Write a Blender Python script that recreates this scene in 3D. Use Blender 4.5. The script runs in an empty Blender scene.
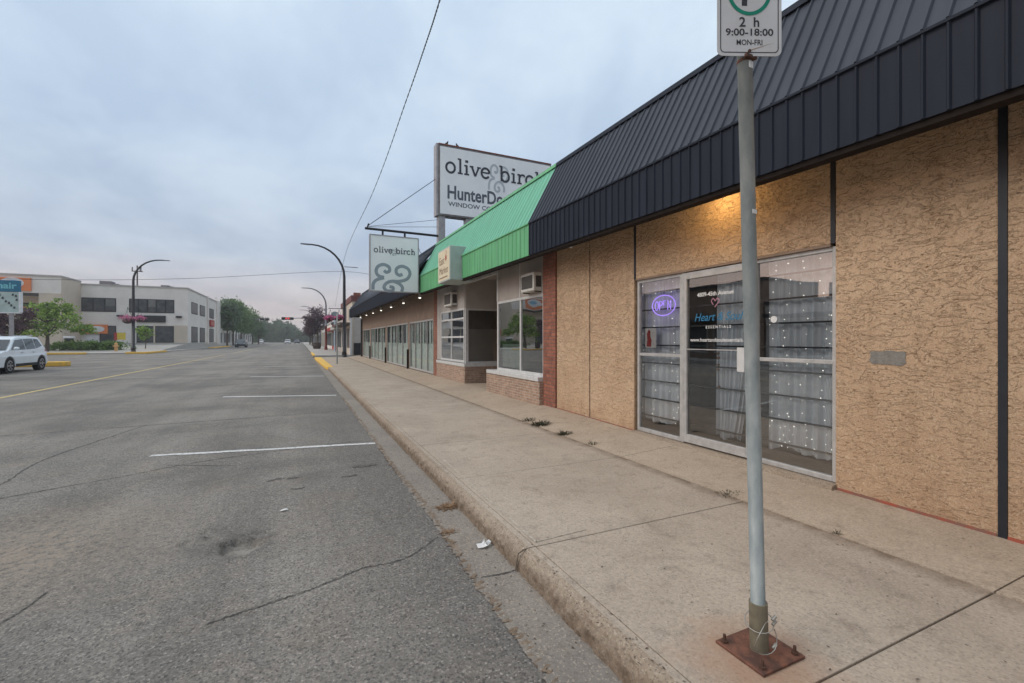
import bpy, math, random
from mathutils import Vector, noise
R = math.radians
scene = bpy.context.scene
C = scene.collection

# ------------------------------------------------------------------ camera, world, sun, exposure
F = 455.0
YAW = math.atan(212 / F)
cam_d = bpy.data.cameras.new('camera')
cam = bpy.data.objects.new('camera', cam_d)
C.objects.link(cam)
cam.location = (0, 0, 1.65)
cam.rotation_euler = (R(90), 0, -YAW)
cam_d.sensor_width = 36
cam_d.lens = 36 * F / 1024
cam_d.shift_y = -1.5 / 1024
cam_d.clip_start = 0.05
cam_d.clip_end = 5000
scene.camera = cam

SUN_EL, SUN_AZ = R(38), R(-80)     # azimuth measured from +Y towards +X
world = bpy.data.worlds.new("World")
scene.world = world
world.use_nodes = True
nt = world.node_tree
nt.nodes.clear()
def wn(t, **k):
    n = nt.nodes.new(t)
    for a, b in k.items(): setattr(n, a, b)
    return n
L = nt.links.new
out = wn('ShaderNodeOutputWorld'); bg = wn('ShaderNodeBackground'); L(bg.outputs[0], out.inputs[0])
bg.inputs[1].default_value = 0.1
sky = wn('ShaderNodeTexSky', sky_type='NISHITA', sun_disc=False)
sky.sun_elevation = SUN_EL; sky.sun_rotation = SUN_AZ
sky.air_density = 1.5; sky.dust_density = 3.0
tc = wn('ShaderNodeTexCoord'); sep = wn('ShaderNodeSeparateXYZ'); L(tc.outputs['Generated'], sep.inputs[0])
# cloud deck: colour by elevation
ramp = wn('ShaderNodeValToRGB'); L(sep.outputs['Z'], ramp.inputs[0])
cr = ramp.color_ramp
stops = [(0.0, (6.5, 5.6, 5.5)), (0.07, (5.9, 5.5, 5.7)), (0.16, (4.9, 5.7, 6.9)), (0.35, (5.3, 6.5, 8.0)), (0.6, (6.7, 8.0, 9.3)), (0.8, (9.0, 10, 11.0)), (1.0, (10, 10.8, 11.6))]
while len(cr.elements) < len(stops): cr.elements.new(0.5)
for e, (p, c) in zip(cr.elements, stops): e.position = p; e.color = (*c, 1)
# noise projected on a plane overhead
add = wn('ShaderNodeMath', operation='ADD'); L(sep.outputs['Z'], add.inputs[0]); add.inputs[1].default_value = 0.22
dx = wn('ShaderNodeMath', operation='DIVIDE'); L(sep.outputs['X'], dx.inputs[0]); L(add.outputs[0], dx.inputs[1])
dy = wn('ShaderNodeMath', operation='DIVIDE'); L(sep.outputs['Y'], dy.inputs[0]); L(add.outputs[0], dy.inputs[1])
cmb = wn('ShaderNodeCombineXYZ'); L(dx.outputs[0], cmb.inputs[0]); L(dy.outputs[0], cmb.inputs[1])
mp = wn('ShaderNodeMapping'); mp.inputs['Rotation'].default_value = (0, 0, R(-20)); mp.inputs['Scale'].default_value = (1.0, 0.75, 1); mp.inputs['Location'].default_value = (3.1, 1.7, 0)
L(cmb.outputs[0], mp.inputs[0])
nz = wn('ShaderNodeTexNoise'); nz.inputs['Scale'].default_value = 2.1; nz.inputs['Detail'].default_value = 8; nz.inputs['Roughness'].default_value = 0.55; nz.inputs['Distortion'].default_value = 0.25
L(mp.outputs[0], nz.inputs[0])
cl = wn('ShaderNodeValToRGB'); L(nz.outputs[0], cl.inputs[0])
cl.color_ramp.elements[0].position = 0.38; cl.color_ramp.elements[0].color = (0.86, 0.88, 0.92, 1)
cl.color_ramp.elements[1].position = 0.66; cl.color_ramp.elements[1].color = (1.15, 1.12, 1.08, 1)
mul = wn('ShaderNodeMix', data_type='RGBA', blend_type='MULTIPLY'); mul.inputs[0].default_value = 1
L(ramp.outputs[0], mul.inputs[6]); L(cl.outputs[0], mul.inputs[7])
# warm band low in the west
negx = wn('ShaderNodeMath', operation='MULTIPLY'); L(sep.outputs['X'], negx.inputs[0]); negx.inputs[1].default_value = -1
wr = wn('ShaderNodeMapRange'); L(negx.outputs[0], wr.inputs[0]); wr.inputs[1].default_value = 0.5; wr.inputs[2].default_value = 0.95
er = wn('ShaderNodeMapRange'); L(sep.outputs['Z'], er.inputs[0]); er.inputs[1].default_value = 0.36; er.inputs[2].default_value = 0.06
wm = wn('ShaderNodeMath', operation='MULTIPLY'); L(wr.outputs[0], wm.inputs[0]); L(er.outputs[0], wm.inputs[1])
warm = wn('ShaderNodeMix', data_type='RGBA'); L(wm.outputs[0], warm.inputs[0]); L(mul.outputs[2], warm.inputs[6]); warm.inputs[7].default_value = (16, 10.5, 7.8, 1)
fin = wn('ShaderNodeMix', data_type='RGBA'); fin.inputs[0].default_value = 0.9
L(sky.outputs[0], fin.inputs[6]); L(warm.outputs[2], fin.inputs[7])
L(fin.outputs[2], bg.inputs[0])

sd = bpy.data.lights.new('sun', 'SUN'); sd.energy = 1.45; sd.angle = R(35); sd.color = (1.0, 0.91, 0.82)
sun = bpy.data.objects.new('sun', sd); C.objects.link(sun)
v = Vector((math.sin(SUN_AZ) * math.cos(SUN_EL), math.cos(SUN_AZ) * math.cos(SUN_EL), math.sin(SUN_EL)))
sun.rotation_euler = v.to_track_quat('Z', 'Y').to_euler()
sun.location = (-20, 0, 30)
scene.view_settings.view_transform = 'Standard'
scene.view_settings.look = 'None'
scene.view_settings.exposure = 0.13
scene.view_settings.gamma = 1
scene.view_settings.use_curve_mapping = False
scene.render.engine = 'CYCLES'
scene.cycles.max_bounces = 6
scene.cycles.transparent_max_bounces = 12

# ------------------------------------------------------------------ materials
def M(name, c1, c2=None, scale=8, rough=0.75, bump=0.0, bscale=None, metal=0.0, detail=5, stretch=(1, 1, 1), spec=0.4, lo=0.35, hi=0.65, world_pos=False):
    m = bpy.data.materials.new(name); m.use_nodes = True
    n = m.node_tree.nodes; l = m.node_tree.links.new
    b = n['Principled BSDF']; b.inputs['Roughness'].default_value = rough; b.inputs['Metallic'].default_value = metal
    b.inputs['Specular IOR Level'].default_value = spec
    t = n.new('ShaderNodeTexCoord'); mp = n.new('ShaderNodeMapping'); mp.inputs['Scale'].default_value = stretch
    l(t.outputs['Object'], mp.inputs[0])
    nz = n.new('ShaderNodeTexNoise'); nz.inputs['Scale'].default_value = scale; nz.inputs['Detail'].default_value = detail; nz.inputs['Roughness'].default_value = 0.6
    l(mp.outputs[0], nz.inputs[0])
    r = n.new('ShaderNodeValToRGB'); l(nz.outputs[0], r.inputs[0])
    c2 = c2 or tuple(x * 0.82 for x in c1)
    r.color_ramp.elements[0].position = lo; r.color_ramp.elements[0].color = (*c2, 1)
    r.color_ramp.elements[1].position = hi; r.color_ramp.elements[1].color = (*c1, 1)
    l(r.outputs[0], b.inputs['Base Color'])
    if bump:
        nb = n.new('ShaderNodeTexNoise'); nb.inputs['Scale'].default_value = bscale or scale * 4; nb.inputs['Detail'].default_value = 4
        l(mp.outputs[0], nb.inputs[0])
        bp = n.new('ShaderNodeBump'); bp.inputs['Strength'].default_value = min(1, bump); bp.inputs['Distance'].default_value = 0.01 * max(1, bump)
        l(nb.outputs[0], bp.inputs['Height']); l(bp.outputs[0], b.inputs['Normal'])
    return m

def nodes(m): return m.node_tree.nodes, m.node_tree.links.new
def mixc(n, l, fac, a, b, mode='MIX'):
    x = n.new('ShaderNodeMix'); x.data_type = 'RGBA'; x.blend_type = mode
    for i, s in ((0, fac), (6, a), (7, b)):
        if isinstance(s, (int, float)): x.inputs[i].default_value = s
        elif isinstance(s, tuple): x.inputs[i].default_value = (*s, 1)
        else: l(s, x.inputs[i])
    return x.outputs[2]
def tex_noise(n, l, vec, scale, detail=4, rough=0.55, dist=0):
    t = n.new('ShaderNodeTexNoise'); t.inputs['Scale'].default_value = scale; t.inputs['Detail'].default_value = detail
    t.inputs['Roughness'].default_value = rough; t.inputs['Distortion'].default_value = dist
    l(vec, t.inputs[0]); return t.outputs[0]
def rng(n, l, v, a, b, c=0, d=1):
    t = n.new('ShaderNodeMapRange'); l(v, t.inputs[0])
    for i, x in enumerate((a, b, c, d)): t.inputs[i + 1].default_value = x
    return t.outputs[0]
def math_(n, l, op, a, b=None):
    t = n.new('ShaderNodeMath'); t.operation = op
    for i, s in enumerate((a, b)):
        if s is None: continue
        if isinstance(s, (int, float)): t.inputs[i].default_value = s
        else: l(s, t.inputs[i])
    return t.outputs[0]
def spot(n, l, pos, centre, rad, soft, nfac=None):
    d = n.new('ShaderNodeVectorMath'); d.operation = 'DISTANCE'; l(pos, d.inputs[0]); d.inputs[1].default_value = centre
    v = d.outputs['Value']
    if nfac is not None: v = math_(n, l, 'ADD', v, nfac)
    return rng(n, l, v, rad + soft, rad - soft)

def asphalt():
    m = bpy.data.materials.new('weathered_asphalt'); m.use_nodes = True; n, l = nodes(m); b = n['Principled BSDF']
    pos = n.new('ShaderNodeNewGeometry').outputs['Position']
    big = tex_noise(n, l, pos, 0.35, 5, 0.6, 0.6)
    mid = tex_noise(n, l, pos, 1.6, 6, 0.65, 0.8)
    c = mixc(n, l, rng(n, l, big, 0.36, 0.64), (0.164, 0.151, 0.136), (0.305, 0.281, 0.250))
    c = mixc(n, l, rng(n, l, mid, 0.50, 0.70, 0, 0.6), c, (0.31, 0.262, 0.21))
    st = n.new('ShaderNodeMapping'); l(pos, st.inputs[0]); st.inputs['Scale'].default_value = (1.6, 0.09, 1)
    tr = tex_noise(n, l, st.outputs[0], 1.0, 4)
    c = mixc(n, l, rng(n, l, tr, 0.42, 0.66, 0, 0.35), c, (0.11, 0.108, 0.108))
    sx = n.new('ShaderNodeSeparateXYZ'); l(pos, sx.inputs[0])
    ln = rng(n, l, math_(n, l, 'ADD', sx.outputs[0], math_(n, l, 'MULTIPLY', math_(n, l, 'SUBTRACT', mid, .5), 1.6)), -0.1, 0.8, 0, 0.55)
    c = mixc(n, l, ln, c, (0.150, 0.139, 0.127))
    vo = n.new('ShaderNodeTexVoronoi'); vo.inputs['Scale'].default_value = 95; l(pos, vo.inputs['Vector'])
    sp = n.new('ShaderNodeSeparateColor'); l(vo.outputs['Color'], sp.inputs[0])
    c = mixc(n, l, rng(n, l, sp.outputs[0], 0.86, 0.96, 0, 0.5), c, (0.42, 0.38, 0.34))
    c = mixc(n, l, rng(n, l, sp.outputs[1], 0.72, 0.95, 0, 0.62), c, (0.05, 0.05, 0.052))
    fine = tex_noise(n, l, pos, 55, 3, 0.7)
    c = mixc(n, l, 1.0, c, mixc(n, l, rng(n, l, fine, 0.3, 0.7), (0.62, 0.62, 0.62), (1.34, 1.33, 1.31)), 'MULTIPLY')
    chunk = tex_noise(n, l, pos, 16, 5, 0.75)
    c = mixc(n, l, 1.0, c, mixc(n, l, rng(n, l, chunk, 0.3, 0.7), (0.78, 0.77, 0.76), (1.2, 1.2, 1.2)), 'MULTIPLY')
    # ravelled, stony area on the left and dark tar blots
    rav = math_(n, l, 'MULTIPLY', spot(n, l, pos, (-2.0, 4.8, 0), 1.3, 0.7, math_(n, l, 'MULTIPLY', mid, 1.0)), rng(n, l, chunk, 0.4, 0.58, 0.1, 0.75))
    c = mixc(n, l, rav, c, (0.34, 0.275, 0.21))
    dn = tex_noise(n, l, pos, 5, 6, 0.7)
    for ce, ra in (((-0.52, 4.33, 0), 0.36), ((-0.42, 4.2, 0), 0.20), ((0.77, 6.2, 0), 0.12), ((0.1, 6.0, 0), 0.22), ((-2.1, 3.6, 0), 0.25), ((-0.9, 6.3, 0), 0.35)):
        s_ = spot(n, l, pos, ce, ra, 0.16, math_(n, l, 'SUBTRACT', math_(n, l, 'MULTIPLY', dn, 1.1), 0.5))
        c = mixc(n, l, math_(n, l, 'MULTIPLY', s_, math_(n, l, 'MULTIPLY', rng(n, l, chunk, 0.42, 0.56, 0.15, 1.0), 0.55)), c, (0.085, 0.078, 0.07))
    s_ = spot(n, l, pos, (-0.42, 4.19, -0.03), 0.115, 0.035, math_(n, l, 'SUBTRACT', math_(n, l, 'MULTIPLY', dn, 0.5), 0.25))
    c = mixc(n, l, math_(n, l, 'MULTIPLY', s_, 0.85), c, (0.30, 0.275, 0.24))
    l(c, b.inputs['Base Color'])
    b.inputs['Roughness'].default_value = 0.86; b.inputs['Specular IOR Level'].default_value = 0.3
    h = math_(n, l, 'ADD', fine, math_(n, l, 'MULTIPLY', sp.outputs[1], -0.5))
    h = math_(n, l, 'ADD', h, math_(n, l, 'MULTIPLY', mid, 1.2))
    bp = n.new('ShaderNodeBump'); bp.inputs['Strength'].default_value = 0.9; bp.inputs['Distance'].default_value = 0.010
    l(h, bp.inputs['Height']); l(bp.outputs[0], b.inputs['Normal'])
    return m

def concrete(name, a, b_, agg=0.35, bump=0.4, rust=False, dirt=(0.13, 0.10, 0.075), aggscale=110, stained_face=False):
    m = bpy.data.materials.new(name); m.use_nodes = True; n, l = nodes(m); b = n['Principled BSDF']
    pos = n.new('ShaderNodeNewGeometry').outputs['Position']
    big = tex_noise(n, l, pos, 0.9, 6, 0.62, 0.4)
    c = mixc(n, l, rng(n, l, big, 0.34, 0.66), a, b_)
    d = tex_noise(n, l, pos, 6, 6, 0.7)
    c = mixc(n, l, rng(n, l, d, 0.54, 0.76, 0, 0.5), c, dirt)
    c = mixc(n, l, rng(n, l, tex_noise(n, l, pos, 2.3, 6, 0.7, 1.2), 0.55, 0.7, 0, 0.25), c, dirt)
    vo = n.new('ShaderNodeTexVoronoi'); vo.inputs['Scale'].default_value = aggscale; l(pos, vo.inputs['Vector'])
    sp = n.new('ShaderNodeSeparateColor'); l(vo.outputs['Color'], sp.inputs[0])
    c = mixc(n, l, rng(n, l, sp.outputs[0], 0.80, 0.92, 0, agg), c, (0.10, 0.08, 0.07))
    c = mixc(n, l, rng(n, l, sp.outputs[1], 0.82, 0.95, 0, agg), c, (0.55, 0.47, 0.38))
    f = tex_noise(n, l, pos, 40, 4, 0.7)
    c = mixc(n, l, 1.0, c, mixc(n, l, rng(n, l, f, 0.3, 0.7), (0.84, 0.84, 0.84), (1.12, 1.11, 1.1)), 'MULTIPLY')
    if rust:
        s_ = spot(n, l, pos, (1.93, 1.46, 0.15), 0.26, 0.15, math_(n, l, 'SUBTRACT', math_(n, l, 'MULTIPLY', d, 0.5), 0.25))
        c = mixc(n, l, math_(n, l, 'MULTIPLY', s_, 0.55), c, (0.34, 0.17, 0.09))
        sx_ = n.new('ShaderNodeSeparateXYZ'); l(pos, sx_.inputs[0])
        bx = rng(n, l, math_(n, l, 'ABSOLUTE', math_(n, l, 'SUBTRACT', sx_.outputs[0], 3.72)), 0.16, 0.0)
        c = mixc(n, l, math_(n, l, 'MULTIPLY', bx, rng(n, l, d, 0.32, 0.60, 0.25, 0.9)), c, (0.17, 0.12, 0.08))
        # leaf specks
        v2 = n.new('ShaderNodeTexVoronoi'); v2.inputs['Scale'].default_value = 9; v2.inputs['Randomness'].default_value = 1; l(pos, v2.inputs['Vector'])
        c = mixc(n, l, rng(n, l, math_(n, l, 'ADD', v2.outputs['Distance'], math_(n, l, 'MULTIPLY', f, 0.1)), 0.115, 0.10, 0, 0.6), c, (0.09, 0.07, 0.055))
    if stained_face:
        kz = n.new('ShaderNodeSeparateXYZ'); l(pos, kz.inputs[0])
        g1 = rng(n, l, math_(n, l, 'ADD', kz.outputs[2], math_(n, l, 'MULTIPLY', math_(n, l, 'SUBTRACT', d, .5), .12)), 0.15, 0.06, 0, 1)
        c = mixc(n, l, math_(n, l, 'MULTIPLY', g1, rng(n, l, tex_noise(n, l, pos, 14, 5, .7), .3, .65, .3, .95)), c, (0.15, 0.105, 0.072))
    l(c, b.inputs['Base Color']); b.inputs['Roughness'].default_value = 0.9; b.inputs['Specular IOR Level'].default_value = 0.25
    h = math_(n, l, 'ADD', f, math_(n, l, 'MULTIPLY', sp.outputs[0], -0.4))
    bp = n.new('ShaderNodeBump'); bp.inputs['Strength'].default_value = bump; bp.inputs['Distance'].default_value = 0.008
    l(h, bp.inputs['Height']); l(bp.outputs[0], b.inputs['Normal'])
    return m

def stucco():
    m = bpy.data.materials.new('trowelled_stucco'); m.use_nodes = True; n, l = nodes(m); b = n['Principled BSDF']
    pos = n.new('ShaderNodeNewGeometry').outputs['Position']
    st = n.new('ShaderNodeMapping'); l(pos, st.inputs[0]); st.inputs['Scale'].default_value = (1, 0.72, 1.5)
    w = n.new('ShaderNodeTexNoise'); w.inputs['Scale'].default_value = 5; w.inputs['Detail'].default_value = 3; l(st.outputs[0], w.inputs[0])
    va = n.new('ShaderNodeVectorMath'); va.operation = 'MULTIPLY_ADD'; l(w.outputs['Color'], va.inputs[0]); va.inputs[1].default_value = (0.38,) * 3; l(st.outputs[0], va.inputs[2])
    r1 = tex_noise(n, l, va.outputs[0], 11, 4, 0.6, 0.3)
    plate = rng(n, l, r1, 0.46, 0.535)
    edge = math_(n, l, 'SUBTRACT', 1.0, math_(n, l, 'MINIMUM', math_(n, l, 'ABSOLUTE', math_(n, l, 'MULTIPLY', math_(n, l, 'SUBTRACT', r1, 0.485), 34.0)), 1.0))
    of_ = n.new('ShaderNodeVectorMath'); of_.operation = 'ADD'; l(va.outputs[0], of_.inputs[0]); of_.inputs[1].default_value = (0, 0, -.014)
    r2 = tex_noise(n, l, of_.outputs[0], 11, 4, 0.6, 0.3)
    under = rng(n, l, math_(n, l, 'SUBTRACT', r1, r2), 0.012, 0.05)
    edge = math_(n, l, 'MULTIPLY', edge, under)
    big = tex_noise(n, l, pos, 1.1, 5, 0.6)
    fine = tex_noise(n, l, pos, 80, 4, 0.75)
    c = mixc(n, l, rng(n, l, big, 0.35, 0.65), (0.51, 0.335, 0.212), (0.63, 0.44, 0.29))
    c = mixc(n, l, rng(n, l, fine, 0.48, 0.66, 0, 0.4), c, (0.72, 0.54, 0.36))
    c = mixc(n, l, rng(n, l, fine, 0.5, 0.34, 0, 0.4), c, (0.27, 0.16, 0.085))
    sz = n.new('ShaderNodeSeparateXYZ'); l(pos, sz.inputs[0])
    low = math_(n, l, 'MULTIPLY', rng(n, l, sz.outputs[2], 0.62, 0.15), rng(n, l, tex_noise(n, l, pos, 3.5, 5, 0.7), 0.4, 0.62, 0.1, 0.6))
    c = mixc(n, l, low, c, (0.36, 0.20, 0.11))
    dk = n.new('ShaderNodeMapping'); l(pos, dk.inputs[0]); dk.inputs['Scale'].default_value = (1, 5, 0.5)
    c = mixc(n, l, rng(n, l, tex_noise(n, l, dk.outputs[0], 1.3, 5, 0.6), 0.52, 0.72, 0, 0.3), c, (0.30, 0.19, 0.11))
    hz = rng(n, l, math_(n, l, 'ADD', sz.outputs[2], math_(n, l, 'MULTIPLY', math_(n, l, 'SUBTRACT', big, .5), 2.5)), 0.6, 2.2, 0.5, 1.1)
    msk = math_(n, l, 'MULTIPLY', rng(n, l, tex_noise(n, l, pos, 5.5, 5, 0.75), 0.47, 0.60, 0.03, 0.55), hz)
    vo = n.new('ShaderNodeTexVoronoi'); vo.inputs['Scale'].default_value = 62; l(pos, vo.inputs['Vector'])
    sp = n.new('ShaderNodeSeparateColor'); l(vo.outputs['Color'], sp.inputs[0])
    c = mixc(n, l, rng(n, l, sp.outputs[0], 0.84, 0.94, 0, 0.32), c, (0.78, 0.62, 0.43))
    c = mixc(n, l, rng(n, l, sp.outputs[1], 0.90, 0.96, 0, 0.5), c, (0.22, 0.13, 0.07))
    c = mixc(n, l, math_(n, l, 'MULTIPLY', edge, msk), c, (0.20, 0.11, 0.055))  # shade under the trowel ridges, painted into the stucco colour
    l(c, b.inputs['Base Color']); b.inputs['Roughness'].default_value = 0.92; b.inputs['Specular IOR Level'].default_value = 0.2
    h = math_(n, l, 'ADD', math_(n, l, 'MULTIPLY', math_(n, l, 'MULTIPLY', plate, 0.5), hz), math_(n, l, 'MULTIPLY', fine, 0.6))
    h = math_(n, l, 'ADD', h, math_(n, l, 'MULTIPLY', math_(n, l, 'MULTIPLY', r1, 0.6), hz))
    bp = n.new('ShaderNodeBump'); bp.inputs['Strength'].default_value = 1.0; bp.inputs['Distance'].default_value = 0.020
    l(h, bp.inputs['Height']); l(bp.outputs[0], b.inputs['Normal'])
    return m

def brick(name, c1, c2, mortar, w=0.21, h=0.072):
    m = bpy.data.materials.new(name); m.use_nodes = True; n, l = nodes(m); b = n['Principled BSDF']
    pos = n.new('ShaderNodeNewGeometry').outputs['Position']
    s = n.new('ShaderNodeSeparateXYZ'); l(pos, s.inputs[0])
    u = math_(n, l, 'ADD', s.outputs[0], s.outputs[1]); cb = n.new('ShaderNodeCombineXYZ'); l(u, cb.inputs[0]); l(s.outputs[2], cb.inputs[1])
    br = n.new('ShaderNodeTexBrick'); l(cb.outputs[0], br.inputs['Vector'])
    br.inputs['Scale'].default_value = 1; br.inputs['Brick Width'].default_value = w; br.inputs['Row Height'].default_value = h
    br.inputs['Mortar Size'].default_value = 0.008; br.inputs['Color1'].default_value = (*c1, 1); br.inputs['Color2'].default_value = (*c2, 1); br.inputs['Mortar'].default_value = (*mortar, 1)
    f = tex_noise(n, l, pos, 12, 5, 0.6)
    c = mixc(n, l, 1.0, br.outputs['Color'], mixc(n, l, rng(n, l, f, 0.3, 0.7), (0.7, 0.7, 0.7), (1.2, 1.2, 1.2)), 'MULTIPLY')
    l(c, b.inputs['Base Color']); b.inputs['Roughness'].default_value = 0.88
    bp = n.new('ShaderNodeBump'); bp.inputs['Strength'].default_value = 0.6; bp.inputs['Distance'].default_value = 0.008
    l(math_(n, l, 'SUBTRACT', f, br.outputs['Fac']), bp.inputs['Height']); l(bp.outputs[0], b.inputs['Normal'])
    return m

def glass(name, tint=(0.8, 0.85, 0.85), boost=1.6, base=0.04):
    m = bpy.data.materials.new(name); m.use_nodes = True; n, l = nodes(m); n.remove(n['Principled BSDF'])
    tr = n.new('ShaderNodeBsdfTransparent'); tr.inputs[0].default_value = (*tint, 1)
    gl = n.new('ShaderNodeBsdfGlossy'); gl.inputs['Roughness'].default_value = 0.015
    pos = n.new('ShaderNodeNewGeometry').outputs['Position']
    wv = tex_noise(n, l, pos, 1.4, 1); bp = n.new('ShaderNodeBump'); bp.inputs['Strength'].default_value = 0.25; bp.inputs['Distance'].default_value = 0.01; l(wv, bp.inputs['Height'])
    l(bp.outputs[0], gl.inputs['Normal'])
    fr = n.new('ShaderNodeFresnel'); fr.inputs[0].default_value = 1.5
    f = math_(n, l, 'ADD', math_(n, l, 'MULTIPLY', fr.outputs[0], boost), base)
    mx = n.new('ShaderNodeMixShader'); l(f, mx.inputs[0]); l(tr.outputs[0], mx.inputs[1]); l(gl.outputs[0], mx.inputs[2])
    l(mx.outputs[0], n['Material Output'].inputs[0])
    return m

def emit(name, col, s):
    m = bpy.data.materials.new(name); m.use_nodes = True; b = m.node_tree.nodes['Principled BSDF']
    b.inputs['Base Color'].default_value = (*col, 1); b.inputs['Emission Color'].default_value = (*col, 1); b.inputs['Emission Strength'].default_value = s
    return m

def leafmat(name, a, b_):
    m = bpy.data.materials.new(name); m.use_nodes = True; n, l = nodes(m); b = n['Principled BSDF']
    oi = n.new('ShaderNodeNewGeometry')
    c = mixc(n, l, oi.outputs['Random Per Island'], a, b_)
    l(c, b.inputs['Base Color']); b.inputs['Roughness'].default_value = 0.6
    tl = n.new('ShaderNodeBsdfTranslucent'); l(c, tl.inputs[0])
    mx = n.new('ShaderNodeMixShader'); mx.inputs[0].default_value = 0.3; l(b.outputs[0], mx.inputs[1]); l(tl.outputs[0], mx.inputs[2])
    l(mx.outputs[0], n['Material Output'].inputs[0])
    return m

def sheer():
    m = bpy.data.materials.new('sheer_curtain'); m.use_nodes = True; n, l = nodes(m); b = n['Principled BSDF']
    b.inputs['Base Color'].default_value = (0.86, 0.92, 0.98, 1); b.inputs['Roughness'].default_value = 0.9
    tl = n.new('ShaderNodeBsdfTranslucent'); tl.inputs[0].default_value = (0.7, 0.73, 0.78, 1)
    mx = n.new('ShaderNodeMixShader'); mx.inputs[0].default_value = 0.08; l(b.outputs[0], mx.inputs[1]); l(tl.outputs[0], mx.inputs[2])
    tp = n.new('ShaderNodeBsdfTransparent'); m2 = n.new('ShaderNodeMixShader')
    pos = n.new('ShaderNodeNewGeometry').outputs['Position']
    st = n.new('ShaderNodeMapping'); l(pos, st.inputs[0]); st.inputs['Scale'].default_value = (1, 9, 0.25)
    l(rng(n, l, tex_noise(n, l, st.outputs[0], 1.5, 3), 0.45, 0.68, 0.0, 0.22), m2.inputs[0]); l(mx.outputs[0], m2.inputs[1]); l(tp.outputs[0], m2.inputs[2])
    l(m2.outputs[0], n['Material Output'].inputs[0])
    return m

m_asph = asphalt()
m_walk = concrete('pavement_concrete', (0.370, 0.303, 0.240), (0.462, 0.388, 0.312), 0.3, 0.4, rust=True)
m_apron = concrete('apron_concrete', (0.395, 0.31, 0.232), (0.465, 0.378, 0.288), 0.3, 0.35)
m_kerb = concrete('chipped_kerb_concrete', (0.31, 0.24, 0.175), (0.42, 0.34, 0.262), 0.5, 1.0, dirt=(0.12, 0.085, 0.06), aggscale=125, stained_face=True)
m_gutter = concrete('gutter_concrete', (0.21, 0.187, 0.163), (0.28, 0.247, 0.21), 0.35, 0.4)
m_farwalk = concrete('far_pavement_concrete', (0.36, 0.34, 0.31), (0.44, 0.42, 0.39), 0.1, 0.2)
m_joint = M('joint_dirt', (0.15, 0.12, 0.09), scale=20)
m_crack = M('crack_dark', (0.06, 0.055, 0.05), (0.16, 0.147, 0.13), scale=22, rough=0.9, lo=.4, hi=.55)
m_white_line = M('worn_white_paint', (0.62, 0.61, 0.59), (0.30, 0.29, 0.28), scale=22, lo=0.34, hi=0.5, rough=0.7)
m_white_line2 = M('worn_white_bay_paint', (0.72, 0.71, 0.69), (0.42, 0.41, 0.40), scale=22, lo=0.3, hi=0.46, rough=0.7)
m_faint_line = M('faded_scrape', (0.50, 0.44, 0.36), (0.37, 0.31, 0.245), scale=30, lo=.45, hi=.6)
m_yellow_line = M('worn_yellow_line', (0.60, 0.46, 0.17), (0.36, 0.30, 0.17), scale=14, lo=0.35, hi=0.55)
m_yellow = M('yellow_kerb_paint', (0.80, 0.48, 0.05), (0.60, 0.38, 0.11), scale=6, bump=0.3)
m_ground = M('dry_grass_ground', (0.10, 0.12, 0.05), (0.16, 0.15, 0.09), scale=0.5)
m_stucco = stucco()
m_patch = M('grey_cement_patch', (0.25, 0.235, 0.21), (0.19, 0.175, 0.155), scale=25, bump=0.8)
m_redstrip = M('red_base_flashing', (0.34, 0.085, 0.05), (0.22, 0.11, 0.08), scale=9, lo=.4, hi=.6)
m_black = M('black_trim', (0.018, 0.021, 0.028), scale=10, rough=0.5)
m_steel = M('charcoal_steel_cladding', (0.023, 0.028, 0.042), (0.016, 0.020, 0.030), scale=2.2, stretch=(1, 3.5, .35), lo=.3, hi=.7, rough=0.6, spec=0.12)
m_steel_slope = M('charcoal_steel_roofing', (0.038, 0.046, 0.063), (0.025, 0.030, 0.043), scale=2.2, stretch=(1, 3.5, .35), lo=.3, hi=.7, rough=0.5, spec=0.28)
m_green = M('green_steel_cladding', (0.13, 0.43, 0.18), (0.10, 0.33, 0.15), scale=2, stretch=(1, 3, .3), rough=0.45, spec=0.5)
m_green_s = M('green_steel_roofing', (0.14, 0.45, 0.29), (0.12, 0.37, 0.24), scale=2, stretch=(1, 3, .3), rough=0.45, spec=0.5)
m_trimdark = M('dark_brown_trim', (0.020, 0.014, 0.011), (0.014, 0.010, 0.009), scale=6, spec=0.1)
m_soffit = M('dark_soffit', (0.06, 0.055, 0.05), scale=5)
m_alu = M('dull_aluminium_frame', (0.52, 0.50, 0.48), (0.40, 0.385, 0.37), scale=10, rough=0.45, metal=0.25)
m_whitef = M('white_painted_frame', (0.62, 0.61, 0.59), scale=10, rough=0.5)
m_glass = glass('window_glass', (.95, .96, .96), boost=2.5, base=0.14)
m_glass4 = glass('thin_shop_glass', (.95, .97, .96), boost=0.7, base=0.03)
m_glass3 = glass('reflective_window_glass', (.95, .96, .96), boost=2.5, base=0.24)
m_glass2 = glass('shop_window_glass', (0.75, 0.80, 0.78), boost=3.0, base=0.18)
m_farglass = M('dark_window_glass', (0.045, 0.05, 0.055), (0.10, 0.10, 0.10), scale=1.2, rough=0.35, spec=0.12)
m_interior = M('dim_interior', (0.20, 0.21, 0.20), (0.09, 0.09, 0.088), scale=2)
m_curtain = sheer()
m_bar = M('black_security_bar', (0.02, 0.02, 0.024), scale=10, rough=0.5)
m_bulb = emit('fairy_light_bulb', (1.0, 0.95, 0.85), 2.0)
m_neon = emit('purple_neon', (0.42, 0.27, 0.95), 1.1)
m_soffitlamp = emit('soffit_lamp_glow', (1.0, 0.93, 0.80), 2)
m_paper = M('white_paper', (0.75, 0.74, 0.72), scale=20)
m_red = M('red_paint', (0.40, 0.045, 0.035), scale=6)
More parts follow.
